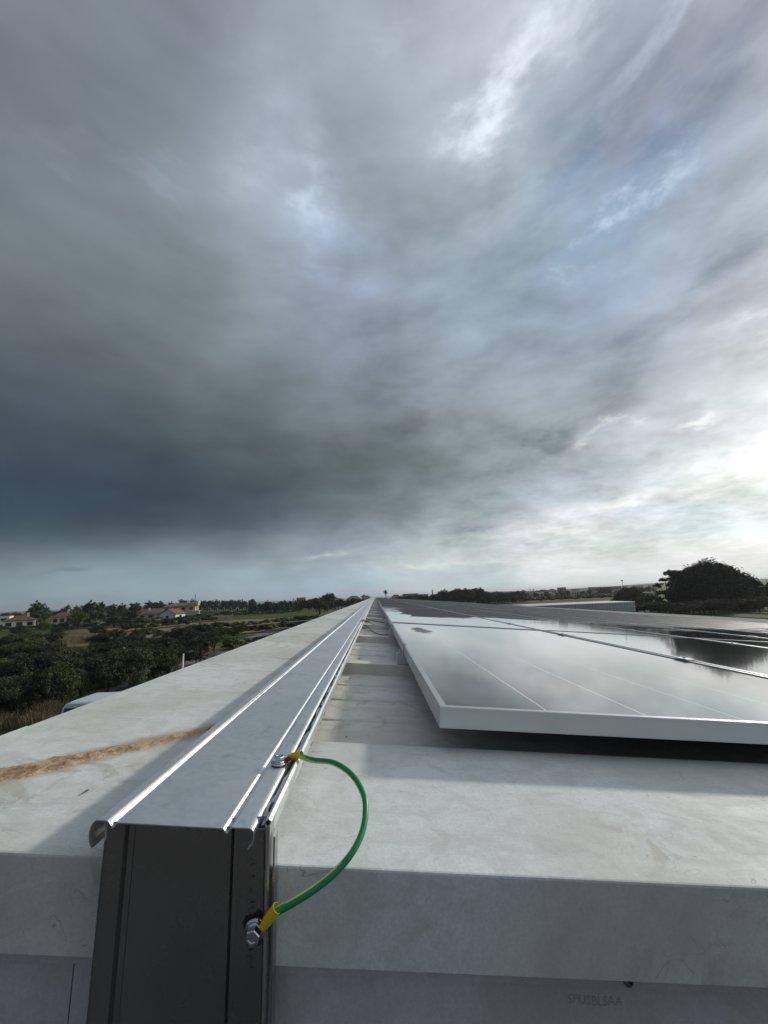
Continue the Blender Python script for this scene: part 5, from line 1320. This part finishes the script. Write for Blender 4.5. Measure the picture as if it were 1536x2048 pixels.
# neighbouring building beyond our roof: level parapet of ribbed sheet
a = at(1092, 1209, 66); b_ = at(1268.5, 1204, 66)
sh = thing('ribbed_parapet_building', 'grey ribbed metal building with level parapet rising behind the far roof edge', 'building', ((a.x + b_.x) / 2, 68, GZ))
m = MB(); zt = b_.z; xx = a.x - 3
pts = []
while xx < b_.x - 0.3: pts += [(xx, 66.0), (xx + 0.12, 66.0), (xx + 0.17, 66.06), (xx + 0.38, 66.06), (xx + 0.43, 66.0)]; xx += 0.5
pts += [(b_.x, 66.0)]; pts += [(b_.x, 74), (a.x - 3, 74)]
n_ = len(pts); m.add([(p[0], p[1], zt - 0.06) for p in pts] + [(p[0], p[1], GZ) for p in pts], [(i, (i + 1) % n_, (i + 1) % n_ + n_, i + n_) for i in range(n_)] + [tuple(range(n_))[::-1]])
m.build('ribbed_wall', mat('grey_cladding', (0.33, 0.35, 0.36), 0.5, var=0.1, vscale=0.8, coords='World'), sh)
m = MB(); m.bbox(a.x - 3.1, b_.x + 0.08, 65.9, 74.1, zt - 0.055, zt + 0.10, 0.04); m.build('parapet_cap', alu_raw, sh)

# ------------------------------------------------------------------ lamp post and van beside the building
pt = at(367, 1307, 32); t = thing('lamp_post', 'slim white lamp post with curved lamp head rising above the roof edge', 'lamp post', (pt.x, pt.y, GZ))
wp = mat('white_pole_paint', (0.75, 0.76, 0.76), 0.4, var=0.05, vscale=2)
m = MB(); m.tube([(pt.x, pt.y, GZ), (pt.x, pt.y, pt.z)], [0.075, 0.055], 12); m.build('pole', wp, t)
m = MB(); m.tube(catmull([(pt.x, pt.y, pt.z - 0.02), (pt.x + 0.12, pt.y, pt.z + 0.12), (pt.x + 0.35, pt.y, pt.z + 0.14)], 5), 0.025, 8); m.build('arm', MATS.setdefault('lampgrey', mat('lamp_grey', (0.12, 0.12, 0.12), 0.5)), t)
m = MB(); m.sweep(lambda i: [(pt.x + (0.30, 0.36, 0.62, 0.72)[i], pt.y + math.cos(a_) * (0.03, 0.10, 0.11, 0.03)[i], pt.z + 0.13 + math.sin(a_) * (0.02, 0.05, 0.05, 0.02)[i]) for a_ in [k_ * math.pi / 5 for k_ in range(10)]], 4); m.build('lamp_head', MATS['lampgrey'], t)

vb = at(117, 1430, 18.6)
van = thing('parked_van', 'white panel van parked beside the building, only its roof and blue window showing', 'van', (vb.x + 2.6, 18.6 + 1.0, GZ), Matrix.Identity(4))
vx, vy, vz = vb.x, 18.6, GZ
zt = at(200, 1401, 18.7).z - vz                    # roof height over ground
vpaint = mat('white_van_paint', (0.72, 0.74, 0.76), 0.28, var=0.04, vscale=1.5, spec=0.6)
side = [(-0.05, 0.45), (-0.06, 1.2), (-0.03, zt - 1.05), (0.02, zt - 0.45), (0.08, zt - 0.20), (0.18, zt - 0.07), (0.36, zt), (4.9, zt), (5.18, zt - 0.06), (5.28, zt - 0.3), (5.32, 0.5), (4.9, 0.42), (0.4, 0.42)]
m = MB(lambda p: Vector((vx + p[0], vy + p[1], vz + p[2])))
ins = [(0.16, 0.10), (0.03, 0.03), (0.0, 0.0)]
def vsec(i):
    yv = (0.02, 0.10, 0.24, 0.5, 1.5, 1.76, 1.90, 1.98)[i]; k_ = (0.975, 0.992, 1.0, 1.0, 1.0, 1.0, 0.992, 0.975)[i]
    o_ = []
    for (px_, pz_) in side:
        z_ = pz_; sft = 0
        if i in (0, 7): sft = 0.0
        q = 0.45 + (z_ - 0.45) * (k_ if z_ > zt - 0.7 else 1.0)
        if z_ > zt - 0.7: q = z_ - (1 - k_) * 3.2
        o_.append((2.6 + (px_ - 2.6) * (0.985 if i in (0, 7) else 1.0), yv, q))
    return o_
m.sweep(vsec, 8, smooth=False); m.build('body', vpaint, van)
bluew = mat('blue_tinted_window', (0.012, 0.045, 0.16), 0.08, spec=0.8)
m = MB(lambda p: Vector((vx + p[0], vy + p[1], vz + p[2]))); z0w, z1w = zt - 1.0, zt - 0.24
def wpanel(mm, xa, xb):
    sl = 0.12
    mm.add([(xa, 0.008, z0w), (xb, 0.008, z0w), (xb, 0.012, z1w), (xa + sl, 0.012, z1w), (xa, 0.02, z0w), (xb, 0.02, z0w), (xb, 0.03, z1w), (xa + sl, 0.03, z1w)], [(0, 1, 2, 3), (4, 7, 6, 5), (0, 4, 5, 1), (1, 5, 6, 2), (2, 6, 7, 3), (3, 7, 4, 0)])
wpanel(m, 0.10, 1.35); m.build('window', bluew, van)
m = MB(lambda p: Vector((vx + p[0], vy + p[1], vz + p[2]))); wpanel(m, 1.5, 2.9); m.build('window', bluew, van)
m = MB(lambda p: Vector((vx + p[0], vy + p[1], vz + p[2]))); m.box(0.5, 5.0, 0.10, 0.125, zt - 0.30, zt - 0.27); m.build('roof_gutter', MATS['lampgrey'], van)
for wx_ in (0.95, 4.35):
    for wy_ in (0.06, 1.94):
        c = Vector((vx + wx_, vy + wy_, vz + 0.34)); m = MB(); m.tube([c - Vector((0, 0.12, 0)), c + Vector((0, 0.12, 0))], 0.34, 24); wh = m.build('wheel', black_rubber, van)
        m = MB(); m.tube([c - Vector((0, 0.13, 0)), c + Vector((0, 0.13, 0))], 0.20, 16); m.build('rim', alu_raw, wh)
for yy_ in (0.25, 1.7):
    m = MB(lambda p: Vector((vx + p[0], vy + p[1], vz + p[2]))); m.box(-0.10, -0.04, yy_ - 0.12, yy_ + 0.12, 0.85, 1.1); m.build('headlight', winm, van)
scn.render.film_transparent = False

# ------------------------------------------------------------------ the air: a faint even haze over the land
hb = bpy.data.meshes.new('haze'); X0, X1, Y0, Y1, Z0, Z1 = -9100, 9100, -500, 12100, -9.5, 45
hb.from_pydata([(x, y, z) for z in (Z0, Z1) for y in (Y0, Y1) for x in (X0, X1)], [], [(0, 2, 3, 1), (4, 5, 7, 6), (0, 1, 5, 4), (2, 6, 7, 3), (0, 4, 6, 2), (1, 3, 7, 5)])
hm = bpy.data.materials.new('haze_air'); hm.use_nodes = True; T = NT(hm.node_tree); T.n.clear()
pv = T.new('ShaderNodeVolumePrincipled'); pv.inputs['Color'].default_value = (0.85, 0.9, 0.95, 1); pv.inputs['Density'].default_value = 0.00016; pv.inputs['Anisotropy'].default_value = 0.3
mo = T.new('ShaderNodeOutputMaterial'); T.l.new(pv.outputs[0], mo.inputs['Volume'])
hb.materials.append(hm); ho = bpy.data.objects.new('haze', hb); COL.objects.link(ho); tag(ho, kind='stuff')
